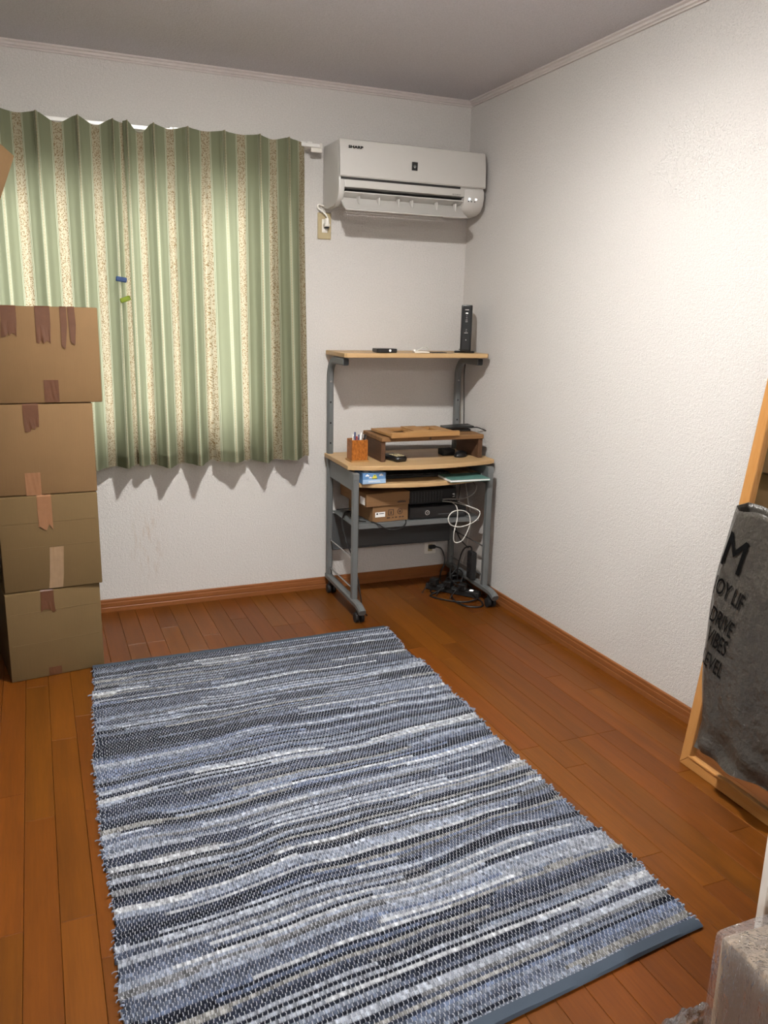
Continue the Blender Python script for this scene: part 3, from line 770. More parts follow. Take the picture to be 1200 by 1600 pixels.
for x in (-.12, .13):
    for y in (-.12, .11): MB().cyl((x, y, 0), (x, y, .005), .012, 12).build('foot', M['rubber'], t)
MB().cyl((-.055, -.156, .034), (-.055, -.162, .034), .0125, 20).build('dial', M['silver'], rc, True)
MB().cyl((-.055, -.162, .034), (-.055, -.1635, .034), .0075, 16).build('dial_centre', M['mblack'], rc, True)
MB().cyl((-.055, -.1635, .034), (-.055, -.1642, .034), .0035, 12).build('dial_tip', M['silver'], rc)
MB().box(.005, .14, -.1565, -.1545, .020, .024).build('slot_line', M['dgrey'], rc)
t = droot('set_top_box', 'black ridged box stacked on the video recorder', 'set-top box', .445, .15, LZ+.0625, R(3))
rc = MB().box(-.13, .13, -.12, .12, .002, .075, .004).build('case', M['mblack'], t)
for i in range(11): MB().box(-.118+i*.016, -.110+i*.016, -.1222, -.1195, .014, .064, .001).build('ridge', M['black'], rc)
for x in (.078, .094, .108): MB().sphere((x, -.121, .012), .0022, (1, 1, 1), 8, 6).build('indicator_lamp', M['silver'], rc)
for z in (.028, .042): MB().box(.108, .120, -.1225, -.119, z, z+.004).build('port', M['silver'], rc)

# ---- cables (each one thing)
def cable(name, label, pts, r, mat, smooth=8, group='cables at the desk'):
    return tag(MB().tube(pts, r, 7, smooth).build(name, mat, None, True), label, 'cable', group)
D = dl
cable('router_cable', 'black cable hanging from the router behind the right end of the shelf', [D(.69, .0, 1.235), D(.735, -.012, 1.225), D(.737, -.010, 1.19), D(.726, .0, 1.10), D(.733, .0, .95), D(.735, .005, .80), D(.733, .005, .70), D(.730, .0, .50), D(.71, .0, .3)], .0022, M['rubber'])
cable('router_cable', 'thin white cable hanging beside the black router cable by the corner', [D(.70, -.005, 1.235), D(.742, -.022, 1.22), D(.745, -.02, 1.18), D(.728, -.02, 1.0), D(.735, -.02, .78), D(.742, -.02, .6), D(.735, -.015, .35), D(.72, .0, .2)], .0018, M['cablew'])
cable('network_cable', 'white network cable hanging in loops off the lower shelf front right', [D(0.589, 0.270, 0.499), D(0.606, 0.340, 0.491), D(0.664, 0.365, 0.463), D(0.637, 0.375, 0.419), D(0.562, 0.375, 0.395), D(0.507, 0.372, 0.407), D(0.492, 0.370, 0.443), D(0.518, 0.365, 0.471), D(0.571, 0.360, 0.473), D(0.606, 0.365, 0.451), D(0.608, 0.372, 0.395), D(0.571, 0.376, 0.327), D(0.529, 0.376, 0.319), D(0.523, 0.374, 0.363), D(0.542, 0.366, 0.435), D(0.542, 0.355, 0.491), D(0.554, 0.250, 0.499)], .0025, M['cablew'])
cable('network_cable', 'grey cable sweeping from under the tray to the set-top box', [D(.672, .16, .60), D(.668, .30, .585), D(.645, .33, .55), D(.59, .33, .525), D(.53, .29, .518), D(.50, .28, .515)], .0030, M['cableg'])
cable('network_cable', 'grey cable running from the set-top box to the right side of the lower shelf', [D(.50, .275, .505), D(.55, .30, .502), D(.60, .33, .490), D(.655, .345, .462), D(.662, .33, .444), D(.63, .28, .437)], .0032, M['cableg'])
cable('power_cable', 'white cable hanging against the right wall behind the desk leg', [D(.722, .06, .60), D(.728, .10, .47), D(.733, .12, .42), D(.738, .13, .36), D(.735, .12, .27), D(.728, .10, .18), D(.722, .08, .10)], .0024, M['cablew'])
cable('power_cable', 'black cable running down inside the left front desk leg', [D(.10, .10, .437), D(.05, .12, .445), D(.012, .20, .452), D(-.02, .27, .43), D(-.022, .34, .36), D(.004, .365, .28), D(.020, .40, .18), D(.026, .425, .10), D(.035, .43, .04), D(.06, .42, .006)], .0035, M['rubber'])
cable('power_cable', 'black cable drooping below the front lip of the lower shelf', [D(.11, .32, .437), D(.135, .345, .432), D(.17, .348, .408), D(.21, .35, .398), D(.25, .35, .402), D(.275, .345, .420), D(.285, .33, .437)], .0032, M['rubber'])
cable('power_cable', 'black cable looped over the left end of the lower shelf', [D(.03, .03, .436), D(.05, .10, .455), D(.06, .17, .47), D(.04, .22, .445), D(.055, .27, .436), D(.09, .30, .436)], .003, M['rubber'])
cable('power_cable', 'black cable hanging down behind the white loops to the power tap', [D(.60, .20, .436), D(.63, .19, .40), D(.64, .16, .33), D(.645, .20, .28), D(.660, .27, .25)], .003, M['rubber'])
# floor outlet plug + cord to power strip
t = thing('low_outlet', 'white wall socket above the baseboard under the desk', 'socket', (0, 0, 0))
MB().box(-.178, -.108, -.007, -.0005, .130, .200, .002).build('plate', M['white'], t)
MB().box(-.156, -.130, -.009, -.006, .145, .185, .001).build('socket_block', M['beige'], t)
t = thing('extension_cord', 'black plug and cord running from the low wall socket to the floor', 'cord', (0, 0, 0))
MB().box(-.158, -.118, -.030, -.0095, .162, .182, .004).build('plug', M['mblack'], t)
MB().tube([(-.118, -.022, .172), (-.088, -.03, .160), (-.074, -.045, .120), (-.080, -.06, .08), (-.11, -.08, .04), (-.13, -.12, .008), (-.12, -.17, .006), (-.10, -.22, .012)], .0042, 7, 8).build('cable', M['rubber'], t, True)
t = thing('power_strip', 'black power strip with lit switches among cords on the floor', 'power strip', (-.150, -.305, 0), R(-52))
ps = MB().box(-.15, .15, -.022, .022, .002, .034, .004).build('case', M['mblack'], t)
for i in range(5):
    x = -.115+i*.055
    MB().box(x-.009, x+.009, -.013, .004, .0335, .036, .001).build('switch', M['led_w'] if i == 4 else M['dgrey'], ps)
    MB().box(x-.016, x+.016, -.019, .019, .034, .0355, .001).build('socket', M['black'], ps)
for i in range(3):
    x = -.10+i*.08
    tt = thing('power_adapter', ('black power adapter on the far end of the power strip', 'black power adapter in the middle of the power strip', 'black power adapter near the lit end of the power strip')[i], 'adapter', (-.150, -.305, .036), R(-52), 'adapters on the power strip')
    MB().box(x-.02, x+.02, -.040, .0, .0005, .034, .004).build('case', M['black'], tt)
    MB().tube([(x, -.04, .017), (x-.01, -.075, .010), (x-.03, -.10, -.030)], .003, 6, 6).build('cord', M['rubber'], tt, True)
cable('floor_cord', 'black cord in a wide flat loop in front of the power strip', [(-.20, -.30, .03), (-.27, -.30, .006), (-.285, -.33, .005), (-.24, -.40, .005), (-.17, -.46, .006), (-.10, -.46, .012), (-.09, -.42, .02), (-.13, -.36, .025), (-.17, -.33, .03)], .0042, M['rubber'])
cable('floor_cord', 'black cord curling out to the front right on the floor by the caster', [(-.19, -.36, .012), (-.205, -.44, .005), (-.18, -.52, .005), (-.12, -.545, .005), (-.085, -.50, .005), (-.085, -.44, .015), (-.09, -.40, .03), (-.08, -.34, .02)], .0046, M['rubber'])
cable('floor_cord', 'thin black cord coil left of the power strip', [(-.16, -.22, .02), (-.22, -.22, .006), (-.255, -.25, .005), (-.24, -.29, .006), (-.20, -.27, .012), (-.19, -.24, .02)], .0036, M['rubber'])
cable('floor_cord', 'tangled black cord heaped behind the power strip', [(-.05, -.16, .004), (-.10, -.20, .03), (-.06, -.26, .05), (-.10, -.30, .06), (-.16, -.27, .055), (-.13, -.20, .05), (-.07, -.22, .06), (-.05, -.30, .03), (-.06, -.38, .006)], .0042, M['rubber'])
cable('floor_cord', 'black cord bundle resting on the right foot of the desk', [D(.66, .10, .10), D(.63, .14, .11), D(.60, .20, .07), D(.62, .26, .05), D(.655, .23, .10), D(.65, .17, .105), D(.61, .16, .06)], .0040, M['rubber'])
t = droot('power_tap', 'black power tap standing upright between the right desk legs', 'power tap', .667, .30, .0935, 0)
MB().box(-.014, .014, -.028, .028, 0, .145, .004).build('case', M['mblack'], t)
for i in range(3): MB().box(-.0155, -.0135, -.016, .016, .012+i*.042, .040+i*.042, .001).build('socket', M['black'], t)
MB().tube([(0, 0, .14), (0, .02, .165), (-.02, .06, .14), (-.03, .09, .05), (-.03, .10, -.06), (-.03, .13, -.088)], .004, 6, 5).build('cord', M['rubber'], t, True)

# ================================================================== CARDBOARD BOXES
def carton(name, label, fl, w_, d_, h_, rot, mat, tapes=(), creases=(), group=None, lean=0):
    """front-left-bottom corner fl; width along +u, depth away from the camera"""
    t = thing(name, label, 'box', fl, R(rot), group)
    b = MB().box(0, w_, 0, d_, .001, h_-.001, .004, None, 2)
    bd = b.build('body', mat, t, True)
    # flap seam on top
    MB().box(.003, w_-.003, d_/2-.0008, d_/2+.0008, h_-.002, h_-.0003).build('flap_seam', M['inkbrown'], bd)
    for z in creases:
        MB().box(.012, w_-.012, -.0007, .001, z-.0015, z+.0015, .0005).build('crease', mat, bd)
    for (x0, x1, z0, z1, m, kind) in tapes:
        if kind == 'top':      # folded over the top edge, torn lower end
            n = 6; xs = [x0+(x1-x0)*i/n for i in range(n+1)]
            tb_ = MB(); rs = random.Random(int(x0*1e4))
            v = [[tb_.bm.verts.new((x, y, z)) for x in xs] for (y, z) in ((.05, h_+.0006), (.003, h_+.0008), (-.0012, h_-.004), (-.0014, (z0+h_)/2))]
            v.append([tb_.bm.verts.new((x+.004*rs.uniform(-1, 1), -.0012-.003*rs.random(), z0+.012*rs.uniform(-1, 1))) for x in xs])
            for A, B in zip(v, v[1:]):
                for i in range(n): tb_.bm.faces.new((A[i], A[i+1], B[i+1], B[i]))
            o = tb_.build('tape', M[m], t)
        elif kind == 'split':
            n = 4; tb_ = MB(); xm_ = (x0+x1)/2
            for (xa, xb, ze, sl) in ((x0, xm_-.003, z0-.010, -.0), (xm_+.001, x1, z0+.004, .006)):
                v = []
                for (y, z, dx) in ((.05, h_+.0006, 0), (.003, h_+.0008, 0), (-.0012, h_-.004, 0), (-.0015, (z0+h_)/2, sl*.4), (-.004, ze, sl)):
                    sh = .6 if z == ze else 1.0
                    v.append([tb_.bm.verts.new((xa+dx+(xb-xa)*sh*i/n, y, z-(0 if z != ze else .010*i/n)) ) for i in range(n+1)])
                for A, B in zip(v, v[1:]):
                    for i in range(n): tb_.bm.faces.new((A[i], A[i+1], B[i+1], B[i]))
            o = tb_.build('tape', M[m], t)
        else:
            n = 6; tb_ = MB(); rs = random.Random(int(x0*1e4)+5)
            sk = .0
            v = [[tb_.bm.verts.new((x0+(x1-x0)*i/n+kind_sk, -.0009-.0014*rs.random(), z)) for i in range(n+1)] for z, kind_sk in ((z1, .012 if kind == 'skew' else 0), ((z0*2+z1)/3, .006 if kind == 'skew' else 0), (z0, 0))]
            for A, B in zip(v, v[1:]):
                for i in range(n): tb_.bm.faces.new((A[i], A[i+1], B[i+1], B[i]))
            o = tb_.build('tape', M[m], t)
        sm = o.modifiers.new('thickness', 'SOLIDIFY'); sm.thickness = .0006; sm.offset = 0
    return t
G1 = 'cartons stacked in front of the curtain'
carton('cardboard_box', 'bottom carton of the stack by the curtain, brown tape strips top and bottom', (-2.238, -.687, 0), .345, .40, .352, 9, M['card2'],
       [(.125, .172, .27, .352, 'tape', 'top'), (.135, .182, .003, .036, 'tape', 'flat')], (.145, .27), G1)
carton('cardboard_box', 'carton second from the bottom, pale tape strip and torn pinkish tape', (-2.236, -.672, .353), .350, .40, .366, 4, M['card2'],
       [(.135, .185, .245, .366, 'tape3', 'top'), (.155, .205, .004, .165, 'tape2', 'skew')], (.17, .265), G1)
carton('cardboard_box', 'carton third from the bottom with one short brown tape strip', (-2.235, -.652, .720), .350, .40, .338, 1, M['card'],
       [(.110, .163, .245, .338, 'tape', 'top'), (.100, .153, .0, .085, 'tape3', 'flat')], (), G1)
carton('cardboard_box', 'top carton of the stack with several torn brown tapes hanging', (-2.235, -.650, 1.0595), .387, .41, .344, 0, M['card'],
       [(.064, .114, .245, .344, 'tape', 'top'), (.175, .225, .215, .344, 'tape', 'top'), (.258, .308, .215, .344, 'tape', 'split'), (.188, .238, .004, .084, 'tape', 'flat')], (), G1)
# second stack beyond the left edge of the picture; an open flap leans into view
G2 = 'cartons stacked against the left wall'
carton('cardboard_box', 'lowest carton of the stack at the far left edge', (-2.715, -1.18, 0), .40, .42, .36, 0, M['card2'], [(.17, .22, .28, .36, 'tape', 'top')], (), G2)
carton('cardboard_box', 'middle carton of the stack at the far left edge', (-2.715, -1.175, .361), .40, .42, .37, 0, M['card'], [(.17, .22, .28, .37, 'tape', 'top')], (), G2)
carton('cardboard_box', 'upper closed carton of the stack at the far left edge', (-2.715, -1.18, .732), .40, .42, .37, 0, M['card'], [(.17, .22, .28, .37, 'tape', 'top')], (), G2)
t = thing('cardboard_box', 'open carton with a raised flap at the top left edge of the view', 'box', (0, 0, 0), 0, G2)
q = [(-2.225, -.77), (-2.350, -1.13), (-2.72, -1.13), (-2.72, -.77)]; z0, z1 = 1.107, 1.55
def slab(name, pts, th, mat, par):
    p = [Vector(v) for v in pts]; n = (p[1]-p[0]).cross(p[2]-p[0]).normalized()*th
    b = MB(); A = [b.bm.verts.new(v) for v in p]; B = [b.bm.verts.new(v+n) for v in p]; m = len(p)
    b.bm.faces.new(A); b.bm.faces.new(B[::-1])
    for i in range(m): b.bm.faces.new((A[i], B[i], B[(i+1) % m], A[(i+1) % m]))
    return b.build(name, mat, par)
for i in range(4):
    a, c = q[i], q[(i+1) % 4]
    slab('side_panel', [(a[0], a[1], z0), (c[0], c[1], z0), (c[0], c[1], z1), (a[0], a[1], z1)], .004, M['card'], t)
slab('bottom_panel', [(x, y, z0) for x, y in q], .004, M['card'], t)
slab('flap', [(-2.090, -.75, 1.882), (-2.225, -1.13, 1.945), (-2.350, -1.125, z1), (-2.215, -.765, z1)], .004, M['card'], t)
slab('flap', [(-2.72, -.78, z1), (-2.72, -1.12, z1), (-2.75, -1.12, z1+.2), (-2.75, -.78, z1+.2)], .004, M['card'], t)

# ================================================================== RUG
def build_rug():
    rowp, warpp = .0104, .0110
    c = {'bl': np.array((-1.954, -.660)), 'br': np.array((-.684, -.643)), 'fr': np.array((-.712, -2.650)), 'fl': np.array((-2.022, -2.800))}
    NR = 198; SR = 5; NW = 116; SW = 4
    nu, nv = NW*SW+1, NR*SR+1
    u = np.linspace(0, 1, nu)[None, :]; v = np.linspace(0, 1, nv)[:, None]
    def lf(scale, seed, nx, ny):     # smooth 2-D noise by bilinear/cosine lattice
        g = np.random.default_rng(seed).uniform(-1, 1, (ny+2, nx+2))
        xx = u*nx; yy = v*ny; xi = np.floor(xx).astype(int).clip(0, nx); yi = np.floor(yy).astype(int).clip(0, ny)
        fx = xx-xi; fy = yy-yi; fx = fx*fx*(3-2*fx); fy = fy*fy*(3-2*fy)
        a = g[yi, xi]*(1-fx)+g[yi, xi+1]*fx; b_ = g[yi+1, xi]*(1-fx)+g[yi+1, xi+1]*fx
        return scale*(a*(1-fy)+b_*fy)
    P = (c['bl'][None, None]*(1-u[..., None])*(1-v[..., None]) + c['br'][None, None]*u[..., None]*(1-v[..., None])
         + c['fl'][None, None]*(1-u[..., None])*v[..., None] + c['fr'][None, None]*u[..., None]*v[..., None])
    X = P[..., 0].copy(); Y = P[..., 1].copy()
    edge = np.minimum(v, 1-v)*4; edge = np.clip(edge, 0, 1)
    Y += (lf(.016, 1, 5, 9)+lf(.008, 2, 11, 16))*edge
    # selvedge wobble
    rows = v*NR; row = np.minimum(np.floor(rows), NR-1).astype(int); fr = rows-row
    rj = nrng.uniform(-1, 1, NR)
    wob = (.006*rj[row[:, 0]] + .009*np.sin(v[:, 0]*9+1) + .004*np.sin(v[:, 0]*31))[:, None]
    el = np.exp(-(u*1.3/.03)**2); er = np.exp(-((1-u)*1.3/.03)**2)
    X += wob*el + np.roll(wob, 37*SR, axis=0)*er
    uw = u*NW; odd = (row % 2)
    ph = uw+odd*.5
    jit = nrng.uniform(.6, 1.25, (NR, 60))
    pinch = np.cos(2*np.pi*(ph-.0))                 # low where the warp crosses on top
    prof = np.sqrt(np.clip(1-(2*fr-1)**2, 0, 1))
    hrow = nrng.uniform(.75, 1.25, NR)[row]
    Z = .0075 + .0036*prof*hrow + .0016*pinch*-1*prof + lf(.0022, 5, 7, 10)+lf(.0012, 6, 30, 60)
    Z += np.clip(lf(.007, 8, 4, 7), 0, 1)*edge
    Z = np.maximum(Z, .004)
    # colours: one long rag strip after another, running along the rows
    pal = np.array([lin(k)[:3] for k in ((34, 38, 50), (52, 58, 74), (78, 86, 104), (100, 109, 128), (122, 132, 150), (146, 155, 172), (172, 179, 192), (204, 208, 214), (122, 124, 128), (150, 150, 148), (84, 86, 90), (108, 121, 148))])
    wts = np.array([.15, .12, .12, .12, .12, .10, .09, .06, .04, .03, .03, .05]); wts /= wts.sum()
    col = np.zeros((nv, nu, 3), dtype=np.float32)
    cg = np.random.default_rng(21)
    segs = []; cur = cg.choice(len(pal), p=wts); left = 0
    rowcol = np.zeros((NR, nu), dtype=int); bright = np.ones((NR, nu))
    prev = None
    for k in range(NR):
        rowarr = np.zeros(nu, dtype=int); br = np.ones(nu); i = 0; order = range(nu)
        while i < nu:
            if left <= 0:
                cur = cg.choice(len(pal), p=wts); left = int(nu*cg.uniform(.06, .85)); bcur = cg.uniform(.85, 1.15)
            n_ = min(left, nu-i)
            sl = slice(i, i+n_) if k % 2 == 0 else slice(nu-i-n_, nu-i)
            rowarr[sl] = cur; br[sl] = bcur; i += n_; left -= n_
        rowcol[k] = rowarr; bright[k] = br
    col = (pal[rowcol]*bright[..., None])[row[:, 0]]
    sp = np.clip(np.exp(cg.normal(0, .34, (NR, NW*2+2))), .4, 2.0)       # each visible bump a little different
    bi = np.floor(ph*2).astype(int).clip(0, NW*2+1)
    col = col*sp[np.broadcast_to(row, (nv, nu)), bi][..., None]
    # skirt
    Vx = np.zeros((nv+2, nu+2, 3)); Vx[1:-1, 1:-1, 0] = X; Vx[1:-1, 1:-1, 1] = Y; Vx[1:-1, 1:-1, 2] = Z
    Cx = np.zeros((nv+2, nu+2, 3), dtype=np.float32); Cx[1:-1, 1:-1] = col
    UV = np.zeros((nv+2, nu+2, 2)); UV[1:-1, 1:-1, 0] = uw; UV[1:-1, 1:-1, 1] = rows
    for A in (Vx, Cx, UV):
        A[0, 1:-1] = A[1, 1:-1]; A[-1, 1:-1] = A[-2, 1:-1]; A[:, 0] = A[:, 1]; A[:, -1] = A[:, -2]
    for sl in ((0, slice(None)), (-1, slice(None)), (slice(None), 0), (slice(None), -1)): Vx[sl + (2,)] = .0008
    n1, n2 = nv+2, nu+2
    idx = np.arange(n1*n2).reshape(n1, n2)
    faces = np.stack([idx[:-1, :-1], idx[1:, :-1], idx[1:, 1:], idx[:-1, 1:]], -1).reshape(-1, 4)
    me = bpy.data.meshes.new('woven_field')
    me.vertices.add(n1*n2); me.vertices.foreach_set('co', Vx.reshape(-1).astype(np.float32))
    me.loops.add(faces.size); me.loops.foreach_set('vertex_index', faces.ravel().astype(np.int32))
    me.polygons.add(len(faces)); me.polygons.foreach_set('loop_start', np.arange(0, faces.size, 4, dtype=np.int32))
    me.polygons.foreach_set('loop_total', np.full(len(faces), 4, dtype=np.int32))
    me.polygons.foreach_set('use_smooth', np.ones(len(faces), dtype=bool)); me.update(calc_edges=True); me.validate()
    ca = me.color_attributes.new('rag', 'FLOAT_COLOR', 'POINT')
    c4 = np.ones((n1*n2, 4), dtype=np.float32); c4[:, :3] = Cx.reshape(-1, 3); ca.data.foreach_set('color', c4.ravel())
    ul = me.uv_layers.new(name='UVMap'); ul.data.foreach_set('uv', UV.reshape(-1, 2)[faces.ravel()].astype(np.float32).ravel())
    me.materials.append(M['rug'])
    root = thing('area_rug', 'blue denim rag rug woven in streaks, lying on the wooden floor', 'rug', (0, 0, 0))
    o = bpy.data.objects.new('woven_field', me); COL.objects.link(o); o.parent = root; o['kind'] = 'stuff'
    # cloth binding along both ends
    for rr, sgn in ((0, 1), (nv-1, -1)):
        b = MB(); ring = []
        for i in range(0, nu, 6):
            p = Vector((X[rr, i], Y[rr, i], 0)); zz = float(Z[rr, i])
            sec = [(.0, .0008), (.012, .0008), (.016, .006), (.012, zz+.004), (-.012, zz+.006), (-.016, zz+.003)]
            ring.append([b.bm.verts.new(p+Vector((0, sgn*s_, z_))) for s_, z_ in sec])
        for A, B in zip(ring, ring[1:]):
            for k in range(6): b.bm.faces.new((A[k], A[(k+1) % 6], B[(k+1) % 6], B[k]))
        b.bm.faces.new(ring[0]); b.bm.faces.new(ring[-1][::-1])
        b.build('end_binding', M['binding'], root, True)
    # frayed loops along the selvedges
    b = MB(); fr_ = random.Random(4)
    for side, cidx, sg in ((0, 0, -1), (1, nu-1, 1)):
        for k in range(NR):
            if fr_.random() < .25: continue
            j = k*SR+2; p = Vector((X[j, cidx], Y[j, cidx], .005))
            L = fr_.uniform(.002, .008)*(1 if fr_.random() < .88 else 2.2); dy = fr_.uniform(-.006, .006)
            b.tube([p+Vector((-sg*.004, 0, .003)), p+Vector((sg*L*.6, dy*.5, .005)), p+Vector((sg*L, dy, .0015))], fr_.uniform(.0010, .0026), 5, 2)
    f = b.build('frayed_edge', simple('fray_thread', (120, 130, 150), .9, var=.4), root, True); f['kind'] = 'stuff'
build_rug()

# ================================================================== LEANING MIRROR
MO = Vector((-.221, -2.048, .0)); lean = math.atan(.1375)
wa = Vector((-.0296, -.9996, 0)); ba = Vector((math.sin(lean), 0, math.cos(lean)))
MW, MH, FWD, FT = .62, 1.44, .042, .022
mt = thing('standing_mirror', 'tall pine framed mirror leaning against the right wall', 'mirror', MO)
mm = Matrix.Translation(-MO) @ frame(MO, wa, ba)      # local x = along the floor, y = up the mirror, z = out (towards +X is back)
# cross product wa x ba points to -X (into the room)
mir = lambda b: b
def fr_piece(pts, z0, z1, mat, name, par):
    return MB().prism(pts, z0, z1, .003, mm).build(name, mat, par)
for pts, mat, nm in (([(0, 0), (MW, 0), (MW-FWD, FWD), (FWD, FWD)], 'pine_y', 'rail'), ([(0, MH), (FWD, MH-FWD), (MW-FWD, MH-FWD), (MW, MH)], 'pine_y', 'rail'),
                     ([(0, 0), (FWD, FWD), (FWD, MH-FWD), (0, MH)], 'pine_z', 'stile'), ([(MW, 0), (MW, MH), (MW-FWD, MH-FWD), (MW-FWD, FWD)], 'pine_z', 'stile')):
    pc_ = fr_piece(pts, -FT, 0, M[mat], nm, mt)
I = FWD
for (x0, x1, y0, y1, mat) in ((I-.008, MW-I+.008, I-.008, I, 'pine_y'), (I-.008, MW-I+.008, MH-I, MH-I+.008, 'pine_y'), (I-.008, I, I, MH-I, 'pine_z'), (MW-I, MW-I+.008, I, MH-I, 'pine_z')):
    MB().box(x0, x1, y0, y1, -.004, .004, .002, mm).build('inner_bead', M[mat], mt)
MB().box(I-.004, MW-I+.004, I-.004, MH-I+.004, -.014, -.009, 0, mm).build('mirror_glass', M['mirror'], mt)
MB().box(.01, MW-.01, .01, MH-.01, -FT-.001, -.015, 0, mm).build('back_board', M['shoebox'], mt)
mt['label'] = 'tall pine framed mirror leaning against the right wall'
HKY = .40
hk = MB().tube([mm @ Vector((HKY, MH+.004, -.020)), mm @ Vector((HKY, MH+.006, -.004)), mm @ Vector((HKY, MH+.002, .006)), mm @ Vector((HKY, MH-.03, .010)), mm @ Vector((HKY, MH-.04, .022)), mm @ Vector((HKY, MH-.028, .030))], .003, 7, 6).build('hook', M['silver'], mt, True)

# ================================================================== DARK PLASTIC BAG (hung on the mirror)
def bag_front(y, z):     # x of the front face
    return -.318 + .020*math.sin((y+2.2)*9+z*2)*.5 + .002*math.sin(z*23+y*31) + .010*((z-.5)/.4)**2*.4
bt = thing('plastic_bag', 'dark grey plastic carrier bag with black lettering hanging before the mirror', 'bag', (-.28, -2.4, .1))
def bag_left(s): return -2.188 + .042*math.sin(math.pi*min(1, max(0, s))) - .014*s
def bag_shell(inset):
    Y0, Y1 = -2.19, -2.62; D_ = .085; zb, ztp = .145, .898; NZ_ = 44; n_side, n_dep = 26, 6
    b = MB(); rings = []; rs = np.random.default_rng(5).uniform(-1, 1, (200,))
    for j in range(NZ_+1):
        s = j/NZ_; z = zb+(ztp-zb)*s
        sk = .055*(1-s)                               # lower end swings a little away
        fill = 1.0 if s > .15 else .35+.65*(s/.15)**.6
        dep = D_*(.55+.45*s)*fill
        ya, yb_ = bag_left(s), Y1-.02*s
        ring = []
        for i in range(n_side): ring.append((ya+(yb_-ya)*i/(n_side-1), 'f', 0))
        loop = []
        for i in range(n_side):
            t_ = i/(n_side-1); y = ya+(yb_-ya)*t_
            rnd = .030*(math.exp(-(t_/.05)**2)+math.exp(-((1-t_)/.05)**2))
            x = bag_front(y, z)+rnd+inset
            crumple = (.010*math.sin(38*y+9*s)+.008*math.sin(61*z-20*y))*max(0, 1-s/.22)
            loop.append(Vector((x+crumple, y+(inset*.6 if t_ < .05 else 0), z+.02*(t_-.0)*max(0, 1-s/.25)+(.006*math.sin(y*40) if s > .97 else 0))))
        xb = lambda y, z: min(bag_front(y, z)+dep, -.221+.1375*z-.030)
        back = []
        for i in range(n_side):
            t_ = i/(n_side-1); y = yb_+(ya-yb_)*t_
            rnd = .012*(math.exp(-(t_/.05)**2)+math.exp(-((1-t_)/.05)**2))
            back.append(Vector((xb(y, z)-rnd-inset, y-(inset*.6 if t_ > .95 else 0), z+.02*(1-t_)*max(0, 1-s/.25)+.006*math.sin(y*25)*(1 if s > .97 else 0))))
        rings.append([b.bm.verts.new(p) for p in loop+back])
    m = len(rings[0])
    for A, B in zip(rings, rings[1:]):
        for k in range(m): b.bm.faces.new((A[k], A[(k+1) % m], B[(k+1) % m], B[k]))
    b.bm.faces.new(rings[0]); return b, Y0, Y1
b, Y0b, Y1b = bag_shell(0)
o = b.build('bag_body', M['bag'], None, True); o.parent = bt; o.matrix_parent_inverse = Matrix.Translation(-Vector(bt.location))
sm = o.modifiers.new('thickness', 'SOLIDIFY'); sm.thickness = .0012; sm.offset = -1
# handles up to the mirror hook
hp = mm @ Vector((HKY, MH-.040, .022)); hp = hp+MO
for dx in (0, .045):
    pts = [Vector((bag_front(-2.36, .86)+dx, -2.36, .86)), Vector((-.29+dx*.8, -2.37, 1.0)), Vector((-.20+dx*.5, hp.y+.01, 1.25)), hp+Vector((0, .006, .0)), hp+Vector((0, -.006, .0)), Vector((-.20+dx*.5, hp.y-.02, 1.25)), Vector((-.29+dx*.8, -2.53, 1.0)), Vector((bag_front(-2.54, .86)+dx, -2.54, .86))]
    h = MB().tube(pts, .006, 6, 8, False, .25).build('handle', M['bag'], None, True); h.parent = bt; h.matrix_parent_inverse = Matrix.Translation(-Vector(bt.location))
def bag_text(txt, size, sx, yc, zc, rot=-14, shear=0.0, bold=.0):
    me = text_mesh(txt, size, sx, shear, bold, .0001)
    mb_ = MB(); mb_.mesh(me)
    bmesh.ops.subdivide_edges(mb_.bm, edges=mb_.bm.edges, cuts=3)
    ca, sa = math.cos(R(rot)), math.sin(R(rot))
    for v in mb_.bm.verts:
        a, c_ = v.co.x*ca-v.co.y*sa, v.co.x*sa+v.co.y*ca
        y = yc-a; z = zc+c_
        s = (z-.145)/.753; ya = bag_left(s); yy_ = min(y, ya-.001)
        t_ = (ya-yy_)/.44; rnd = .030*math.exp(-(t_/.05)**2)
        v.co = Vector((bag_front(yy_, z)+rnd+max(0, y-ya)-.0035+v.co.z, yy_+(.003 if y > ya else 0), z))
    o = mb_.build('lettering', M['ink'], None); o.parent = bt; o.matrix_parent_inverse = Matrix.Translation(-Vector(bt.location))
bag_text('M', .150, .78, -2.250, .768, bold=.0002)
bag_text('JOY LIF', .072, .54, -2.250, .655, bold=.0004)
bag_text('DRIVE', .070, .54, -2.238, .565, bold=.0004)
bag_text('VIBES', .070, .52, -2.232, .503, bold=.0004)
bag_text('LEVEL', .068, .52, -2.222, .432, bold=.0004)

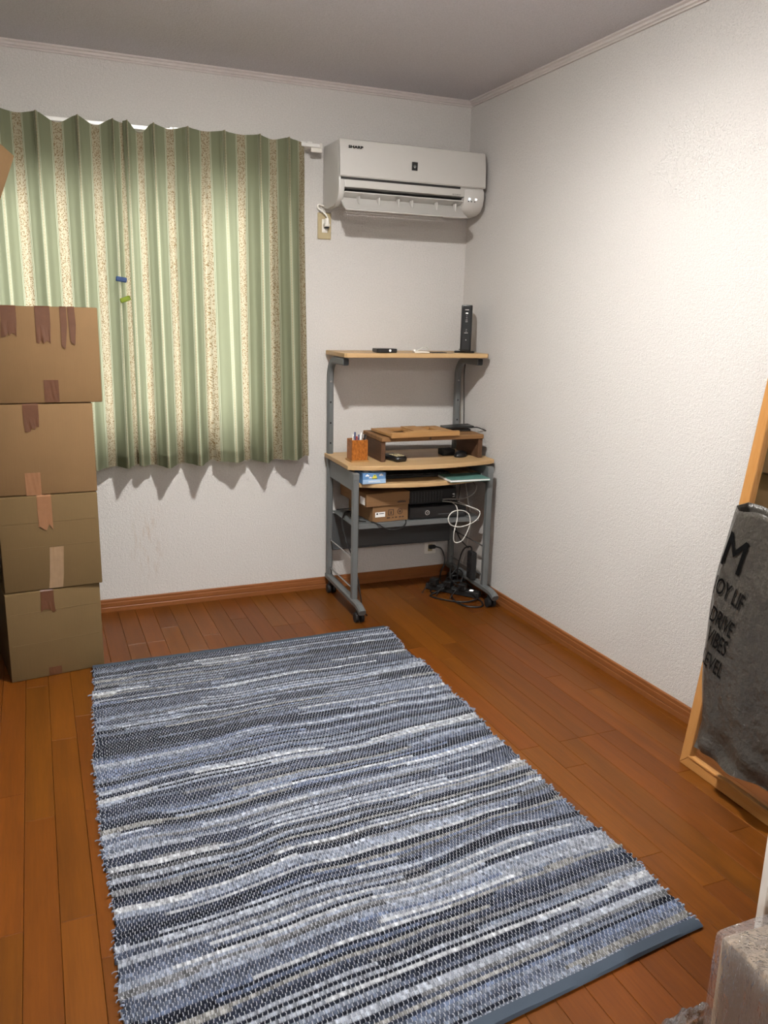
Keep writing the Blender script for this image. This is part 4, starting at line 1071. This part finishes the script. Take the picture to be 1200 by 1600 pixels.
# ================================================================== LOWER RIGHT: wrapped carton, film, white rack
wc = thing('wrapped_carton', 'cardboard carton wrapped in clear plastic at the lower right corner', 'box', (-1.015, -2.985, 0), R(-4))
wbody = MB().box(0, .44, -.46, 0, .002, .335, .010, None, 2).build('carton', M['card3'], wc, True)
MB().box(.195, .245, -.46, 0, .3345, .3362).build('tape', M['tape2'], wbody)
fm = MB()
rs = random.Random(8); N = 22
grid = []
prof = [(-.004, .01), (-.004, .12), (-.004, .22), (-.004, .305), (-.001, .332), (.006, .3395), (.03, .341), (.10, .340), (.20, .340), (.32, .340), (.44, .340)]
for i in range(N+1):
    y = .005-(.468)*i/N
    row = []
    for k, (x, z) in enumerate(prof):
        j = .004
        row.append(fm.bm.verts.new((x-abs(rs.gauss(0, j*.6)), y+rs.gauss(0, j*.2), z+abs(rs.gauss(0, j*.7)))))
    grid.append(row)
for A, B in zip(grid, grid[1:]):
    for k in range(len(prof)-1): fm.bm.faces.new((A[k], A[k+1], B[k+1], B[k]))
fo = fm.build('plastic_wrap', M['film'], wc, True)
fs = thing('plastic_film', 'crumpled clear plastic film on the floor beside the wrapped carton', 'plastic film', (-.975, -2.925, 0), R(6))
fm = MB(); N = 16; grid = []
for i in range(N+1):
    row = []
    for k in range(N+1):
        a, c_ = i/N, k/N
        h = math.sin(math.pi*a)**.7*math.sin(math.pi*c_)**.7
        row.append(fm.bm.verts.new((-.125+.23*a+rs.gauss(0, .004), -.040+.095*c_+rs.gauss(0, .004), .004+h*.105*(.6+.6*rs.random()))))
    grid.append(row)
for A, B in zip(grid, grid[1:]):
    for k in range(N): fm.bm.faces.new((A[k], A[k+1], B[k+1], B[k]))
fo = fm.build('film_sheet', M['film'], fs, True)
ss = fo.modifiers.new('soft', 'SUBSURF'); ss.levels = 1; ss.render_levels = 1
rk = thing('white_rack', 'white steel shelf rack behind the wrapped carton at the right edge', 'rack', (-.585, -2.725, 0))
for x in (0, .34):
    for y in (0, -.24): MB().box(x-.011, x+.011, y-.011, y+.011, 0, .95, .002).build('post', M['white'], rk)
for z in (.12, .52, .92): MB().box(.012, .328, -.238, -.002, z, z+.018, .002).build('shelf', M['white'], rk)
